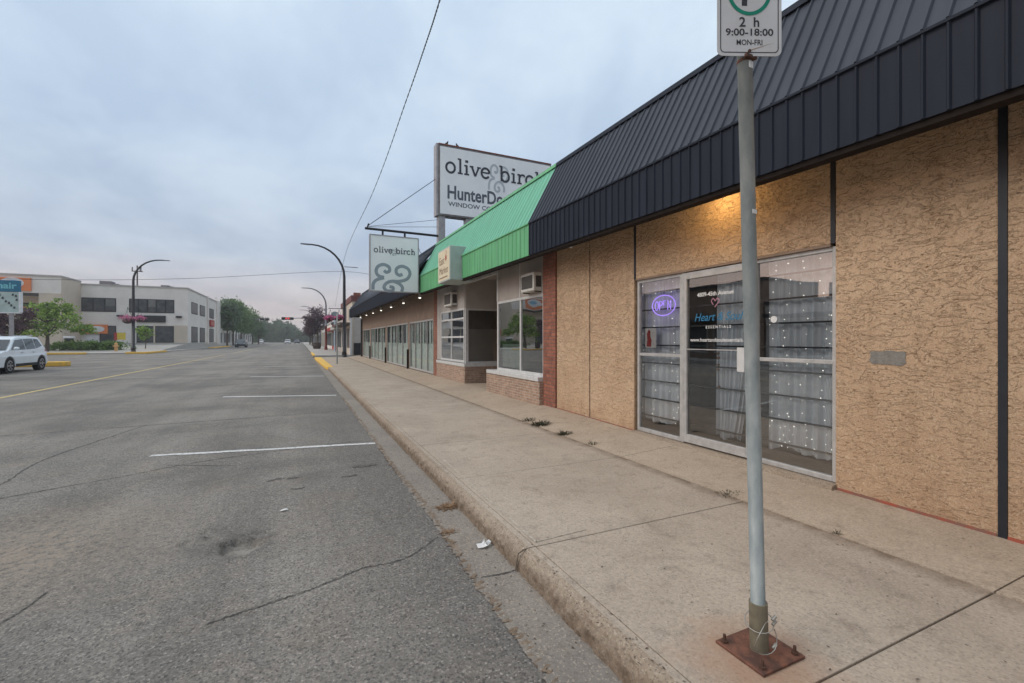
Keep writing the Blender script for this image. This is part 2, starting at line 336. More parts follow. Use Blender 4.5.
m_brick = brick('red_brick', (0.35, 0.125, 0.075), (0.23, 0.08, 0.05), (0.16, 0.10, 0.08))
m_brick2 = brick('tan_brick', (0.42, 0.27, 0.185), (0.31, 0.19, 0.13), (0.42, 0.35, 0.29), w=0.30, h=0.06)
m_beige = M('beige_wall_panel', (0.40, 0.35, 0.31), (0.34, 0.295, 0.26), scale=2.5)
m_greywall = M('grey_wall_panel', (0.46, 0.42, 0.385), (0.39, 0.355, 0.325), scale=2.5)
m_brown = M('brown_wall_panel', (0.27, 0.19, 0.14), (0.21, 0.15, 0.11), scale=3)
m_fblind = M('grey_far_blind', (0.16, 0.155, 0.15), (0.12, 0.115, 0.11), scale=2)
m_dark = M('dark_paint', (0.022, 0.022, 0.024), scale=6)
m_galv = M('galvanised_steel', (0.36, 0.375, 0.36), (0.20, 0.23, 0.23), scale=13, rough=0.55, metal=0.12, lo=0.3, hi=0.7, bump=0.15, stretch=(1, 1, 0.4))
m_sleeve = M('olive_steel_sleeve', (0.20, 0.175, 0.12), (0.14, 0.12, 0.085), scale=20, rough=0.6)
m_rust = M('rusty_red_steel', (0.19, 0.08, 0.05), (0.085, 0.042, 0.03), scale=14, lo=.4, hi=.6, rough=0.8, bump=0.4)
m_bolt = M('rusted_bolt', (0.09, 0.045, 0.03), scale=40, rough=0.8)
m_wire = M('zinc_wire', (0.42, 0.40, 0.36), scale=20, rough=0.4, metal=0.6)
m_sign = M('reflective_white_sign', (0.56, 0.55, 0.55), (0.50, 0.49, 0.48), scale=4, rough=0.45)
m_signink = M('sign_black_ink', (0.035, 0.035, 0.04), scale=20)
m_signgreen = M('sign_green_ink', (0.0, 0.22, 0.14), scale=20)
m_signback = M('sign_face_grey_white', (0.85, 0.86, 0.87), (0.78, 0.80, 0.82), scale=1.3, rough=0.5)
m_ink = M('charcoal_lettering', (0.05, 0.055, 0.07), scale=10)
m_greyink = M('grey_ornament', (0.30, 0.35, 0.39), (0.27, 0.32, 0.36), scale=10)
m_paleink = M('pale_grey_ornament', (0.48, 0.52, 0.55), (0.44, 0.48, 0.51), scale=10)
m_greyink2 = M('dark_grey_lettering', (0.11, 0.125, 0.15), scale=10)
m_signframe = M('weathered_sign_frame', (0.22, 0.21, 0.22), (0.14, 0.12, 0.12), scale=6, rough=0.6)
m_cream = M('cream_sign_face', (0.70, 0.62, 0.45), (0.62, 0.54, 0.38), scale=6)
m_brownink = M('brown_lettering', (0.24, 0.15, 0.09), scale=10)
m_cab = M('pale_grey_cabinet', (0.42, 0.48, 0.46), (0.36, 0.42, 0.40), scale=6)
m_post = M('dull_grey_post', (0.36, 0.35, 0.36), (0.28, 0.26, 0.27), scale=6, metal=0.2, rough=0.5)
m_lampblack = M('black_lamp_paint', (0.022, 0.022, 0.026), scale=6, rough=0.45)
m_lampgrey = M('grey_lamp_paint', (0.16, 0.16, 0.18), scale=6, rough=0.5)
m_bark = M('bark', (0.10, 0.075, 0.055), (0.06, 0.045, 0.035), scale=8)
m_leaf = leafmat('mid_green_leaves', (0.05, 0.115, 0.025), (0.16, 0.27, 0.07))
m_leafb = leafmat('bright_green_leaves', (0.07, 0.16, 0.015), (0.30, 0.43, 0.08))
m_leafd = leafmat('dull_green_leaves', (0.045, 0.09, 0.04), (0.11, 0.18, 0.075))
m_leafp = leafmat('purple_leaves', (0.045, 0.022, 0.032), (0.12, 0.06, 0.075))
m_hedge = leafmat('hedge_leaves', (0.05, 0.13, 0.02), (0.15, 0.25, 0.05))
m_pink = leafmat('magenta_petals', (0.40, 0.05, 0.18), (0.74, 0.27, 0.44))
m_weed = leafmat('weed_leaves', (0.03, 0.035, 0.018), (0.11, 0.095, 0.055))
m_straw = leafmat('dry_straw', (0.22, 0.12, 0.06), (0.38, 0.24, 0.13))
m_offwhite = M('off_white_render', (0.72, 0.68, 0.63), (0.64, 0.60, 0.555), scale=0.6)
m_tanw = M('tan_render', (0.56, 0.48, 0.39), (0.50, 0.43, 0.35), scale=0.6)
m_plinth = M('concrete_plinth', (0.42, 0.40, 0.37), scale=2)
m_orange = M('orange_sign_face', (0.72, 0.20, 0.06), (0.66, 0.22, 0.09), scale=1.2)
m_whites = M('white_sign_face', (0.72, 0.73, 0.74), scale=2)
m_bluesign = M('teal_blue_sign_face', (0.03, 0.17, 0.28), scale=2)
m_cyan = M('cyan_lettering', (0.20, 0.55, 0.62), scale=2)
m_bluetext = M('blue_lettering', (0.03, 0.18, 0.33), scale=8)
m_carpaint = M('silver_car_paint', (0.74, 0.78, 0.81), (0.72, 0.76, 0.79), scale=2, rough=0.25, metal=0.1)
m_carglass = M('car_glass', (0.02, 0.03, 0.035), (0.03, 0.04, 0.045), scale=2, rough=0.05, spec=0.9)
m_tyre = M('tyre_rubber', (0.018, 0.018, 0.019), scale=20, rough=0.85)
m_rim = M('alloy_rim', (0.5, 0.51, 0.53), scale=10, rough=0.3, metal=0.7)
m_darkplastic = M('dark_plastic', (0.025, 0.025, 0.027), scale=10)
m_tail = M('red_lens', (0.35, 0.01, 0.01), scale=10, rough=0.2)
m_headl = M('clear_lens', (0.6, 0.62, 0.65), scale=10, rough=0.1)
m_cartan = M('dark_car_paint', (0.06, 0.075, 0.085), scale=2, rough=0.25)
m_carwhite = M('white_car_paint', (0.72, 0.72, 0.72), scale=2, rough=0.25)
m_hydrant = M('pale_yellow_paint', (0.62, 0.43, 0.16), (0.6, 0.28, 0.12), scale=3)
m_yelsign = M('yellow_sign', (0.60, 0.46, 0.06), scale=3)
m_wood = M('dark_barrel_wood', (0.06, 0.045, 0.035), scale=6)
m_sigred = emit('red_signal_light', (0.8, 0.04, 0.05), 0.8)
m_cable = M('black_cable', (0.02, 0.02, 0.025), scale=20)
m_bird = M('dark_bird', (0.05, 0.05, 0.055), scale=20)
m_roofgrey = M('flat_roof', (0.12, 0.12, 0.12), scale=1)
m_ac = M('white_ac_case', (0.60, 0.59, 0.55), (0.5, 0.48, 0.44), scale=8)
m_acdark = M('ac_grille', (0.05, 0.045, 0.04), (0.09, 0.08, 0.07), scale=30)
m_blind = M('pale_vertical_blind', (0.62, 0.70, 0.66), (0.48, 0.56, 0.53), scale=5)
m_magenta = M('magenta_awning_cloth', (0.42, 0.05, 0.18), scale=3)
m_skin = None

# ------------------------------------------------------------------ helpers
WL = {}
def put(o, parent, wloc):
    C.objects.link(o); WL[o.name] = Vector(wloc)
    if parent is not None:
        o.parent = parent; o.location = Vector(wloc) - WL[parent.name]
    else: o.location = wloc
def tag(o, label, cat, group=None):
    o['label'] = label; o['category'] = cat
    if group: o['group'] = group
    return o
def thing(name, loc, label, cat, group=None):
    o = bpy.data.objects.new(name, None); o.empty_display_size = 0.2; put(o, None, loc)
    return tag(o, label, cat, group)

class MB:
    def __init__(s): s.v = []; s.f = []
    def add(s, vs, fs):
        b = len(s.v); s.v += [tuple(p) for p in vs]; s.f += [tuple(i + b for i in f) for f in fs]; return s
    def box(s, x0, x1, y0, y1, z0, z1):
        return s.add([(x0,y0,z0),(x1,y0,z0),(x1,y1,z0),(x0,y1,z0),(x0,y0,z1),(x1,y0,z1),(x1,y1,z1),(x0,y1,z1)],
                     [(0,3,2,1),(4,5,6,7),(0,1,5,4),(1,2,6,5),(2,3,7,6),(3,0,4,7)])
    def quad(s, a, b, c, d): return s.add([a, b, c, d], [(0, 1, 2, 3)])
    def prism(s, poly, axis, a, b):
        # poly in the two remaining axes, extruded along axis from a to b
        def mk(p, q):
            if axis == 'x': return (q, p[0], p[1])
            if axis == 'y': return (p[0], q, p[1])
            return (p[0], p[1], q)
        n = len(poly); vs = [mk(p, a) for p in poly] + [mk(p, b) for p in poly]
        return s.add(vs, [tuple(range(n))[::-1], tuple(range(n, 2 * n))] + [(i, (i + 1) % n, n + (i + 1) % n, n + i) for i in range(n)])
    def tube(s, pts, r, n=8, cap=True):
        pts = [Vector(p) for p in pts]; k = len(pts); rs = r if isinstance(r, (list, tuple)) else [r] * k
        base = len(s.v); up = None
        for i, p in enumerate(pts):
            t = (pts[min(i + 1, k - 1)] - pts[max(i - 1, 0)]).normalized()
            if up is None: up = Vector((0, 0, 1)) if abs(t.z) < 0.9 else Vector((1, 0, 0))
            a = t.cross(up).normalized(); b = a.cross(t).normalized(); up = b
            for j in range(n):
                an = 2 * math.pi * j / n
                s.v.append(tuple(p + (a * math.cos(an) + b * math.sin(an)) * rs[i]))
        for i in range(k - 1):
            for j in range(n):
                s.f.append((base + i*n + j, base + i*n + (j+1) % n, base + (i+1)*n + (j+1) % n, base + (i+1)*n + j))
        if cap: s.f.append(tuple(base + j for j in range(n))); s.f.append(tuple(base + (k-1)*n + j for j in range(n))[::-1])
        return s
    def ball(s, c, rx, ry=None, rz=None, n=8, m=5):
        ry = ry or rx; rz = rz or rx; b = len(s.v)
        for i in range(m + 1):
            th = math.pi * i / m
            for j in range(n):
                ph = 2 * math.pi * j / n
                s.v.append((c[0] + rx*math.sin(th)*math.cos(ph), c[1] + ry*math.sin(th)*math.sin(ph), c[2] + rz*math.cos(th)))
        for i in range(m):
            for j in range(n): s.f.append((b+i*n+j, b+(i+1)*n+j, b+(i+1)*n+(j+1) % n, b+i*n+(j+1) % n))
        return s
    def build(s, name, mat, parent=None, smooth=False, bevel=0, loc=None):
        if loc is None:
            if parent is not None: loc = WL[parent.name]
            else:
                xs, ys, zs = zip(*s.v); loc = Vector(((min(xs)+max(xs))/2, (min(ys)+max(ys))/2, min(zs)))
        loc = Vector(loc); me = bpy.data.meshes.new(name)
        me.from_pydata([(a - loc.x, b - loc.y, c - loc.z) for a, b, c in s.v], [], s.f); me.update()
        me.materials.append(mat)
        if smooth:
            for p in me.polygons: p.use_smooth = True
        o = bpy.data.objects.new(name, me); put(o, parent, loc)
        if bevel:
            md = o.modifiers.new('bevel', 'BEVEL'); md.width = bevel; md.segments = 2; md.limit_method = 'ANGLE'
        return o
def struct(o, kind='structure'): o['kind'] = kind; return o
def copy_tree(o, loc=None, parent=None):
    c = o.copy(); C.objects.link(c); c.parent = parent
    if loc is not None: c.location = loc
    WL[c.name] = c.location.copy()
    for ch in list(o.children): copy_tree(ch, None, c)
    return c

def catmull(P, per=8):
    P = [Vector(p) for p in P]; out = []
    for i in range(len(P) - 1):
        a = P[max(i-1, 0)]; b = P[i]; c = P[i+1]; d = P[min(i+2, len(P)-1)]
        for k in range(per):
            t = k / per
            out.append(0.5 * ((2*b) + (c-a)*t + (2*a-5*b+4*c-d)*t*t + (3*b-a-3*c+d)*t**3))
    out.append(P[-1]); return out

class Face2D:
    """lays flat marks on a plane: origin, right and up directions, lift along the normal"""
    def __init__(s, o, r, u):
        s.o = Vector(o); s.r = Vector(r); s.u = Vector(u); s.n = s.r.cross(s.u).normalized(); s.mb = MB(); s.k = 0
    def p(s, x, y, z=0): return s.o + s.r * x + s.u * y + s.n * z
    def stroke(s, pts, w, smooth=True, z=0.004, taper=None):
        s.k += 1; z = z + s.k * 0.0005
        P = catmull([(a, b, 0) for a, b in pts], 8) if smooth and len(pts) > 2 else [Vector((a, b, 0)) for a, b in pts]
        b = len(s.mb.v); n = len(P)
        for i, q in enumerate(P):
            t = (P[min(i+1, n-1)] - P[max(i-1, 0)]).normalized(); nn = Vector((-t.y, t.x, 0))
            ww = w if taper is None else w * (taper[0] + (taper[1] - taper[0]) * i / (n - 1))
            for sg in (-1, 1):
                c = q + nn * ww / 2 * sg; s.mb.v.append(tuple(s.p(c.x, c.y, z)))
        for i in range(n - 1): s.mb.f.append((b+2*i, b+2*i+2, b+2*i+3, b+2*i+1))
        return s
    def poly(s, pts, z=0.004):
        s.k += 1; z = z + s.k * 0.0005
        s.mb.add([s.p(a, b, z) for a, b in pts], [tuple(range(len(pts)))]); return s
    def text(s, body, x, y, size, align='LEFT', bold=0.0, z=0.004, width=None, shear=0, font_space=1.0):
        cu = bpy.data.curves.new('t', 'FONT'); cu.body = body; cu.size = size; cu.align_x = align; cu.offset = bold; cu.shear = shear
        cu.space_character = font_space; cu.resolution_u = 3
        ob = bpy.data.objects.new('t', cu); C.objects.link(ob)
        dg = bpy.context.evaluated_depsgraph_get(); me = bpy.data.meshes.new_from_object(ob.evaluated_get(dg))
        k = 1.0
        if width:
            xs = [v.co.x for v in me.vertices]; k = width / (max(xs) - min(xs))
        s.mb.add([s.p(x + v.co.x * k, y + v.co.y, z) for v in me.vertices], [tuple(p.vertices) for p in me.polygons])
        bpy.data.objects.remove(ob); bpy.data.meshes.remove(me); bpy.data.curves.remove(cu)
        return s
    def build(s, name, mat, parent): return s.mb.build(name, mat, parent)

def slab_word(F, word, x, y, h, w):
    """slab-serif lower-case letters drawn as strokes; h is x-height, w stroke width; returns end x"""
    def serif(cx, cy, half=0.26): F.stroke([(cx - half*h, cy), (cx + half*h, cy)], w*0.75, False)
    for ch in word:
        if ch == 'o':
            F.stroke([(x+h*(0.5+0.45*math.cos(a)), y+h*(0.5+0.5*math.sin(a))) for a in [k*math.pi/8 for k in range(17)]], w); x += 1.22*h
        elif ch == 'l':
            cx = x + 0.3*h; F.stroke([(cx, y), (cx, y+1.55*h)], w, False); serif(cx, y+w*.3); F.stroke([(cx-.26*h, y+1.55*h-w*.3), (cx, y+1.55*h-w*.3)], w*.75, False); x += 0.68*h
        elif ch == 'i':
            cx = x + 0.3*h; F.stroke([(cx, y), (cx, y+h)], w, False); serif(cx, y+w*.3); F.stroke([(cx-.26*h, y+h-w*.3), (cx, y+h-w*.3)], w*.75, False)
            F.stroke([(cx, y+1.25*h), (cx, y+1.5*h)], w*1.4, False); x += 0.68*h
        elif ch == 'v':
            F.stroke([(x+.15*h, y+h), (x+.55*h, y)], w, False); F.stroke([(x+.95*h, y+h), (x+.55*h, y)], w*.8, False)
            serif(x+.15*h, y+h-w*.3, .2); serif(x+.95*h, y+h-w*.3, .2); x += 1.18*h
        elif ch == 'e':
            F.stroke([(x+h*(0.5+0.44*math.cos(a)), y+h*(0.5+0.5*math.sin(a))) for a in [R(d) for d in range(5, 326, 20)]], w)
            F.stroke([(x+.07*h, y+.54*h), (x+.94*h, y+.54*h)], w*.7, False); x += 1.15*h
        elif ch == 'c':
            F.stroke([(x+h*(0.5+0.44*math.cos(a)), y+h*(0.5+0.5*math.sin(a))) for a in [R(d) for d in range(40, 326, 20)]], w); x += 1.1*h
        elif ch == 'b':
            cx = x + .22*h; F.stroke([(cx, y), (cx, y+1.55*h)], w, False); F.stroke([(cx-.24*h, y+1.55*h-w*.3), (cx, y+1.55*h-w*.3)], w*.75, False)
            F.stroke([(x+h*(0.62+0.42*math.cos(a)), y+h*(0.5+0.5*math.sin(a))) for a in [R(d) for d in range(-160, 161, 20)]], w); x += 1.28*h
        elif ch == 'r':
            cx = x + .28*h; F.stroke([(cx, y), (cx, y+h)], w, False); serif(cx, y+w*.3); F.stroke([(cx-.24*h, y+h-w*.3), (cx, y+h-w*.3)], w*.75, False)
            F.stroke([(cx, y+.62*h), (cx+.2*h, y+.92*h), (cx+.5*h, y+.95*h), (cx+.56*h, y+.78*h)], w*.85); x += .98*h
        elif ch == 'h':
            cx = x + .28*h; F.stroke([(cx, y), (cx, y+1.55*h)], w, False); serif(cx, y+w*.3, .22); F.stroke([(cx-.24*h, y+1.55*h-w*.3), (cx, y+1.55*h-w*.3)], w*.75, False)
            F.stroke([(cx, y+.66*h), (cx+.2*h, y+.95*h), (cx+.5*h, y+.95*h), (cx+.62*h, y+.62*h), (cx+.62*h, y)], w); serif(cx+.62*h, y+w*.3, .2); x += 1.3*h
    return x

def ampersand(F, x, y, s, w, sx=None):
    """curly ornamental ampersand, unit box scaled by s"""
    sx = sx or s; q = lambda *pts: [(x + a*sx, y + b*s) for a, b in pts]
    F.stroke(q((0.02, 0.02), (0.03, 0.24), (0.12, 0.38), (0.30, 0.46)), w)
    F.stroke(q((0.30, 0.47), (0.16, 0.52), (0.10, 0.66), (0.14, 0.84), (0.28, 0.93), (0.42, 0.86), (0.44, 0.72), (0.36, 0.66), (0.30, 0.72)), w)
    F.stroke(q((0.78, 0.63), (0.70, 0.58), (0.62, 0.66), (0.63, 0.82), (0.76, 0.91), (0.92, 0.84), (0.98, 0.66), (0.90, 0.46), (0.70, 0.36), (0.50, 0.35), (0.36, 0.27), (0.30, 0.12), (0.38, 0.0), (0.52, 0.02), (0.53, 0.13), (0.44, 0.15)), w)
    F.stroke(q((0.56, 0.35), (0.70, 0.27), (0.78, 0.14), (0.76, 0.0)), w)

def window(parent, name, X, y0, y1, z0, z1, fw=0.055, mull=(), trans=(), gm=None, fm=None, depth=0.06, pname='pane', out=0.0):
    """window in a plane facing -X; frame mesh with one pane per opening behind it"""
    gm = gm or m_glass; fm = fm or m_alu
    m = MB(); xf = X - out; xb = X + depth
    m.box(xf, xb, y0, y0+fw, z0, z1); m.box(xf, xb, y1-fw, y1, z0, z1)
    m.box(xf, xb, y0+fw, y1-fw, z0, z0+fw*1.2); m.box(xf, xb, y0+fw, y1-fw, z1-fw, z1)
    ys = [y0+fw/2] + list(mull) + [y1-fw/2]; zs = [z0+fw/2] + list(trans) + [z1-fw/2]
    for a in mull: m.box(xf+.003, xb-.003, a-fw/2, a+fw/2, z0+fw*1.2, z1-fw)
    for k in range(len(ys)-1):
        for t in trans: m.box(xf+.006, xb-.006, ys[k]+fw/2, ys[k+1]-fw/2, t-fw/2, t+fw/2)
    f = m.build(name, fm, parent, bevel=0.004)
    for k in range(len(ys)-1):
        for j in range(len(zs)-1):
            ya, yb, za, zc, xg = ys[k]+fw/2-.01, ys[k+1]-fw/2+.01, zs[j]+fw/2-.01, zs[j+1]-fw/2+.01, X+depth*.5
            g = MB().quad((xg, yb, za), (xg, ya, za), (xg, ya, zc), (xg, yb, zc))
            g.build(pname, gm, f)
    return f

def leaf_cloud(rnd, centre, rad, nclump, per, size, gap=0.0, flat=1.0, shell=0.35, clump_r=0.22):
    m = MB(); cx, cy, cz = centre; rx, ry, rz = rad
    for i in range(nclump):
        while True:
            p = Vector((rnd.uniform(-1, 1), rnd.uniform(-1, 1), rnd.uniform(-1, 1)))
            if shell < p.length < 1: break
        k = 0.78 + 0.45 * noise.noise(p * 2.3 + Vector((cx, cy, cz)) * 0.37)
        p = Vector((p.x*rx*k, p.y*ry*k, p.z*rz*k)); cr = clump_r * rnd.uniform(0.6, 1.3) * max(rx, rz)
        for j in range(per):
            q = Vector((rnd.gauss(0, 1), rnd.gauss(0, 1), rnd.gauss(0, 0.7) * flat)) * cr * 0.55
            c = Vector(centre) + p + q
            a = Vector((rnd.uniform(-1, 1), rnd.uniform(-1, 1), rnd.uniform(-1, 1))).normalized(); b = a.orthogonal().normalized()
            b = (b + a.cross(b) * rnd.uniform(-1, 1)).normalized(); sz = size * rnd.uniform(0.6, 1.4)
            m.add([c - a*sz, c + b*sz*0.5, c + a*sz, c - b*sz*0.5], [(0, 1, 2, 3)])
    return m

def tree(name, loc, h, crown_z, rad, label, leafm, seed, nclump=130, per=26, size=0.14, trunk_r=0.16, group=None, shell=0.3, gname='tree', extra=()):
    rnd = random.Random(seed); t = thing(name, loc, label, gname, group); x, y, z = loc
    m = MB(); top = Vector((x + rnd.uniform(-.2, .2), y, z + crown_z))
    m.tube([(x, y, z), (x + .05, y, z + (crown_z)*.4), top, top + Vector((0, 0, rad[2]*.6))], [trunk_r*1.2, trunk_r*.9, trunk_r*.6, trunk_r*.15], 7)
    for i in range(9):
        a = i * 2.4 + rnd.random(); zz = z + crown_z*(0.45 + .06*i)
        e = Vector((x + math.cos(a)*rad[0]*.75, y + math.sin(a)*rad[1]*.75, z + crown_z + rad[2]*rnd.uniform(-.35, .6)))
        b = Vector((x, y, min(zz, z + crown_z))); mid = (b + e)/2 + Vector((0, 0, -.1*rad[2]))
        m.tube([b, mid, e], [trunk_r*.5, trunk_r*.3, trunk_r*.08], 5)
    m.build('trunk', m_bark, t, smooth=True)
    lc = leaf_cloud(rnd, (x, y, z + crown_z), rad, nclump, per, size, shell=shell)
    for (ox, oy, oz, r_, k) in extra:
        e = leaf_cloud(rnd, (x+ox, y+oy, z+oz), r_, k, per, size, shell=shell); lc.add(e.v, e.f)
    lc.build('crown', leafm, t)
    return t

def clump_grass(name, loc, n, h, sp, mat, label, cat, seed, flatk=0.5):
    rnd = random.Random(seed); m = MB()
    for i in range(n):
        a = rnd.uniform(0, 6.28); r = rnd.random() * sp; b = Vector((loc[0] + math.cos(a)*r, loc[1] + math.sin(a)*r*.6, loc[2]))
        d = Vector((math.cos(a)*flatk*2 + rnd.uniform(-.4, .4), math.sin(a)*flatk*2 + rnd.uniform(-.4, .4), rnd.uniform(.3, 1))).normalized()
        L_ = h * rnd.uniform(.5, 1.2); s = d.cross(Vector((0, 0, 1))).normalized() * h * .07
        mid = b + d*L_*.6; tip = b + d*L_ - Vector((0, 0, L_*.2))
        tip.z = max(tip.z, loc[2] + .002)
        m.add([b - s, b + s, mid + s*.8, mid - s*.8, tip], [(0, 1, 2, 3), (3, 2, 4)])
    o = m.build(name, mat, loc=loc); return tag(o, label, cat)

# ------------------------------------------------------------------ ground, road, pavement
struct(MB().quad((-900, -300, -.06), (900, -300, -.06), (900, 1800, -.06), (-900, 1800, -.06)).build('ground', m_ground))

def frange(a, b, s):
    r = []; x = a
    while x < b - 1e-6: r.append(x); x += s
    return r
def grid(xs, ys, fz):
    m = MB(); nx = len(xs)
    for y in ys:
        for x in xs: m.v.append((x, y, fz(x, y)))
    for j in range(len(ys)-1):
        for i in range(nx-1): m.f.append((j*nx+i, j*nx+i+1, (j+1)*nx+i+1, (j+1)*nx+i))
    return m
def roadz(x, y):
    if not (-5 < x < 1.2 and 1.2 < y < 9): return 0
    e = min(1, (x+5)/.5, (y-1.2)/.3, (9-y)/.5, (1.3 - x)/.4)
    z = 0.007 * noise.noise(Vector((x*1.5, y*1.5, 0))) + 0.004*noise.noise(Vector((x*6, y*6, 3)))
    for cx, cy, rx, ry, dp in ((-.44, 4.24, .17, .13, .05), (-.72, 4.45, .15, .10, .022), (-.60, 4.62, .2, .1, .014), (-.30, 4.42, .12, .07, .014), (-2.05, 3.7, .22, .16, .014), (-1.9, 4.6, .5, .4, .010)):
        nn = .6*noise.noise(Vector((x*11, y*11, 7))) + .4*noise.noise(Vector((x*26, y*26, 2)))
        d = math.sqrt(((x-cx)/rx)**2 + ((y-cy)/ry)**2) + nn
        z -= dp * max(0, min(1, (1.05 - d)/.35))
    return z * e
xs = [-16.6, -12, -8] + frange(-5, -2.6, .05) + frange(-2.6, 1.2, .022) + [1.2]
ys = [-40, -20, -8, -2] + frange(1.2, 5.4, .022) + frange(5.4, 9, .05) + [9, 12, 20, 35, 60, 100, 160, 230, 330]
struct(grid(xs, ys, roadz).build('road', m_asph, smooth=True))
struct(MB().quad((-140, 38.3, -.003), (-16.6, 38.3, -.003), (-16.6, 68, -.003), (-140, 68, -.003)).build('side_street', m_asph))
struct(MB().quad((1.15, 42.6, .0), (60, 42.6, .0), (60, 48.2, .0), (1.15, 48.2, .0)).build('alley', m_asph))

# parking bay lines
def ribbon_road(name, pts, w, mat, z=.004, jag=0, seed=0, sub=12):
    rnd = random.Random(seed); P = catmull([(a, b, 0) for a, b in pts], sub) if len(pts) > 2 else [Vector((pts[0][0] + (pts[1][0]-pts[0][0])*i/40, pts[0][1] + (pts[1][1]-pts[0][1])*i/40, 0)) for i in range(41)]
    m = MB(); n = len(P)
    for i, q in enumerate(P):
        t = (P[min(i+1, n-1)] - P[max(i-1, 0)]).normalized(); nn = Vector((-t.y, t.x, 0)); ed = min(1, i/3, (n-1-i)/3) if jag else 1
        ww = w * (1 + jag*rnd.uniform(-.8, .9)) * max(.1, ed) / 2; off = nn * rnd.uniform(-1, 1) * jag * w * .8
        for sg in (-1, 1):
            c = q + off + nn*ww*sg; m.v.append((c.x, c.y, roadz(c.x, c.y) + z))
    for i in range(n-1): m.f.append((2*i, 2*i+2, 2*i+3, 2*i+1))
    return struct(m.build(name, mat))
ribbon_road('road_marking', [(-1.93, 8.03), (1.10, 7.50)], .10, m_white_line, .005)
for y in (15.0, 23.0, 31.75): ribbon_road('road_marking', [(-2.02, y+.47), (.98, y-.5)], .125, m_white_line2, .005)
ribbon_road('road_marking', [(-7.75, 5), (-7.62, 60)], .14, m_yellow_line, .005)
ribbon_road('road_marking', [(-7.62, 66), (-7.5, 200)], .14, m_yellow_line, .005)
ribbon_road('road_marking', [(2.2, 43.2), (2.9, 46.5)], .22, m_white_line, .006)
ribbon_road('road_marking', [(-27, 60.0), (-24, 60.2)], .5, m_white_line, .004)
# cracks
for i, (p, w) in enumerate([([(-.5, 3.14), (-.22, 3.22), (.1, 3.3), (.4, 3.42), (.72, 3.46), (1.05, 3.72)], .016),
        ([(-3.6, 6.1), (-2.9, 6.5), (-1.9, 7.0), (-1.25, 7.35), (-.2, 7.62), (.9, 7.78)], .018), ([(-1.6, 7.35), (-1.1, 7.12), (-.75, 6.95)], .014),
        ([(-3.2, 6.3), (-3.1, 7.2), (-3.2, 8.4), (-2.9, 10.0), (-2.7, 11.0)], .022), ([(-9, 9.8), (-6, 10.6), (-3.2, 10.9), (-.4, 11.1), (1.0, 11.3)], .025),
        ([(-2.2, 3.0), (-1.75, 3.35), (-1.55, 3.75), (-1.5, 4.0)], .016), ([(.62, 6.24), (.75, 6.2), (.92, 6.23)], .10), ([(.45, 5.85), (.55, 5.82), (.64, 5.86)], .05), ([(-.35, 6.0), (-.28, 6.06), (-.2, 6.1)], .05), ([(-.14, 6.04), (-.08, 6.02), (-.03, 6.05)], .06), ([(-.1, 5.6), (-.02, 5.57), (.05, 5.6)], .03)]):
    ribbon_road('road_crack', p, w*.8, m_crack, .0035, .75, i, 34)

# gutter, kerb
def rn(x, y, z, s=1): return noise.noise(Vector((x*s, y*s, z*s)))
def strip(profile, ys, mat, name, amp=None, rows_noise=1):
    m = MB(); k = len(profile)
    for y in ys:
        for i, (x, z, a) in enumerate(profile):
            dxx = a*(rn(i*3.1, y, 1, 9)*.6 + rn(i*1.7, y, 4, 25)*.5 + rn(0, y, 8, 2.2)*.5) if a else 0
            dz = (a*.5*rn(i*2.3, y, 6, 20) if a else 0)
            m.v.append((x + dxx, y, z + dz))
    for j in range(len(ys)-1):
        for i in range(k-1): m.f.append((j*k+i, j*k+i+1, (j+1)*k+i+1, (j+1)*k+i))
    return struct(m.build(name, mat, smooth=True))
ky = frange(-30, -1, 1.5) + frange(-1, 10, .02) + frange(10, 20, .1) + frange(20, 42.5, .5) + [42.5]
strip([(1.08, .004, .045), (1.16, .006, .0), (1.28, .004, 0), (1.38, .006, 0), (1.43, .006, 0)], [y for y in ky], m_gutter, 'gutter')
def kerb_rough(y): return .022*max(0, rn(0, y, 5, 1.3)) + .016*max(0, rn(2, y, 9, 5))
m = MB(); prof_ = [(1.40, .0, .02), (1.405, .04, .026), (1.412, .08, .026), (1.42, .112, .022), (1.432, .132, .016), (1.447, .144, .010), (1.465, .149, .005), (1.50, .1515, .0)]
for y in ky:
    kr = kerb_rough(y)
    for i, (x, z, a) in enumerate(prof_):
        m.v.append((x + a*(rn(i*3.1, y, 1, 11)*.6 + rn(i*1.7, y, 4, 28)*.8) + (kr if i in (3, 4, 5, 6) else kr*.3 if i < 3 else 0) * (1 if i < 7 else 0), y, z - (kr*.8 if i in (3, 4) else kr*.5 if i == 5 else 0) + a*.4*rn(i*2.3, y, 6, 22)))
for j in range(len(ky)-1):
    for i in range(7): m.f.append((j*8+i, j*8+i+1, (j+1)*8+i+1, (j+1)*8+i))
struct(m.build('kerb', m_kerb))
struct(MB().box(1.50, 1.546, -30, 42.5, .1, .1515).build('kerb_top', m_walk))
ribbon_road('road_crack', [(1.1, 2.95), (1.25, 2.93), (1.4, 2.93)], .012, m_crack, .009, .5, 50)
struct(MB().tube([(1.385, 2.915, .01), (1.398, 2.925, .05), (1.402, 2.918, .09), (1.413, 2.926, .125), (1.45, 2.917, .147), (1.50, 2.921, .150), (1.55, 2.92, .150)], .005, 5).build('kerb_joint', m_joint))
ribbon_road('gutter_edge', [(1.09, -1), (1.12, 1.5), (1.10, 3), (1.13, 4.5), (1.10, 6), (1.12, 8), (1.1, 14)], .04, m_kerb, .0065, .8, 51, 90)
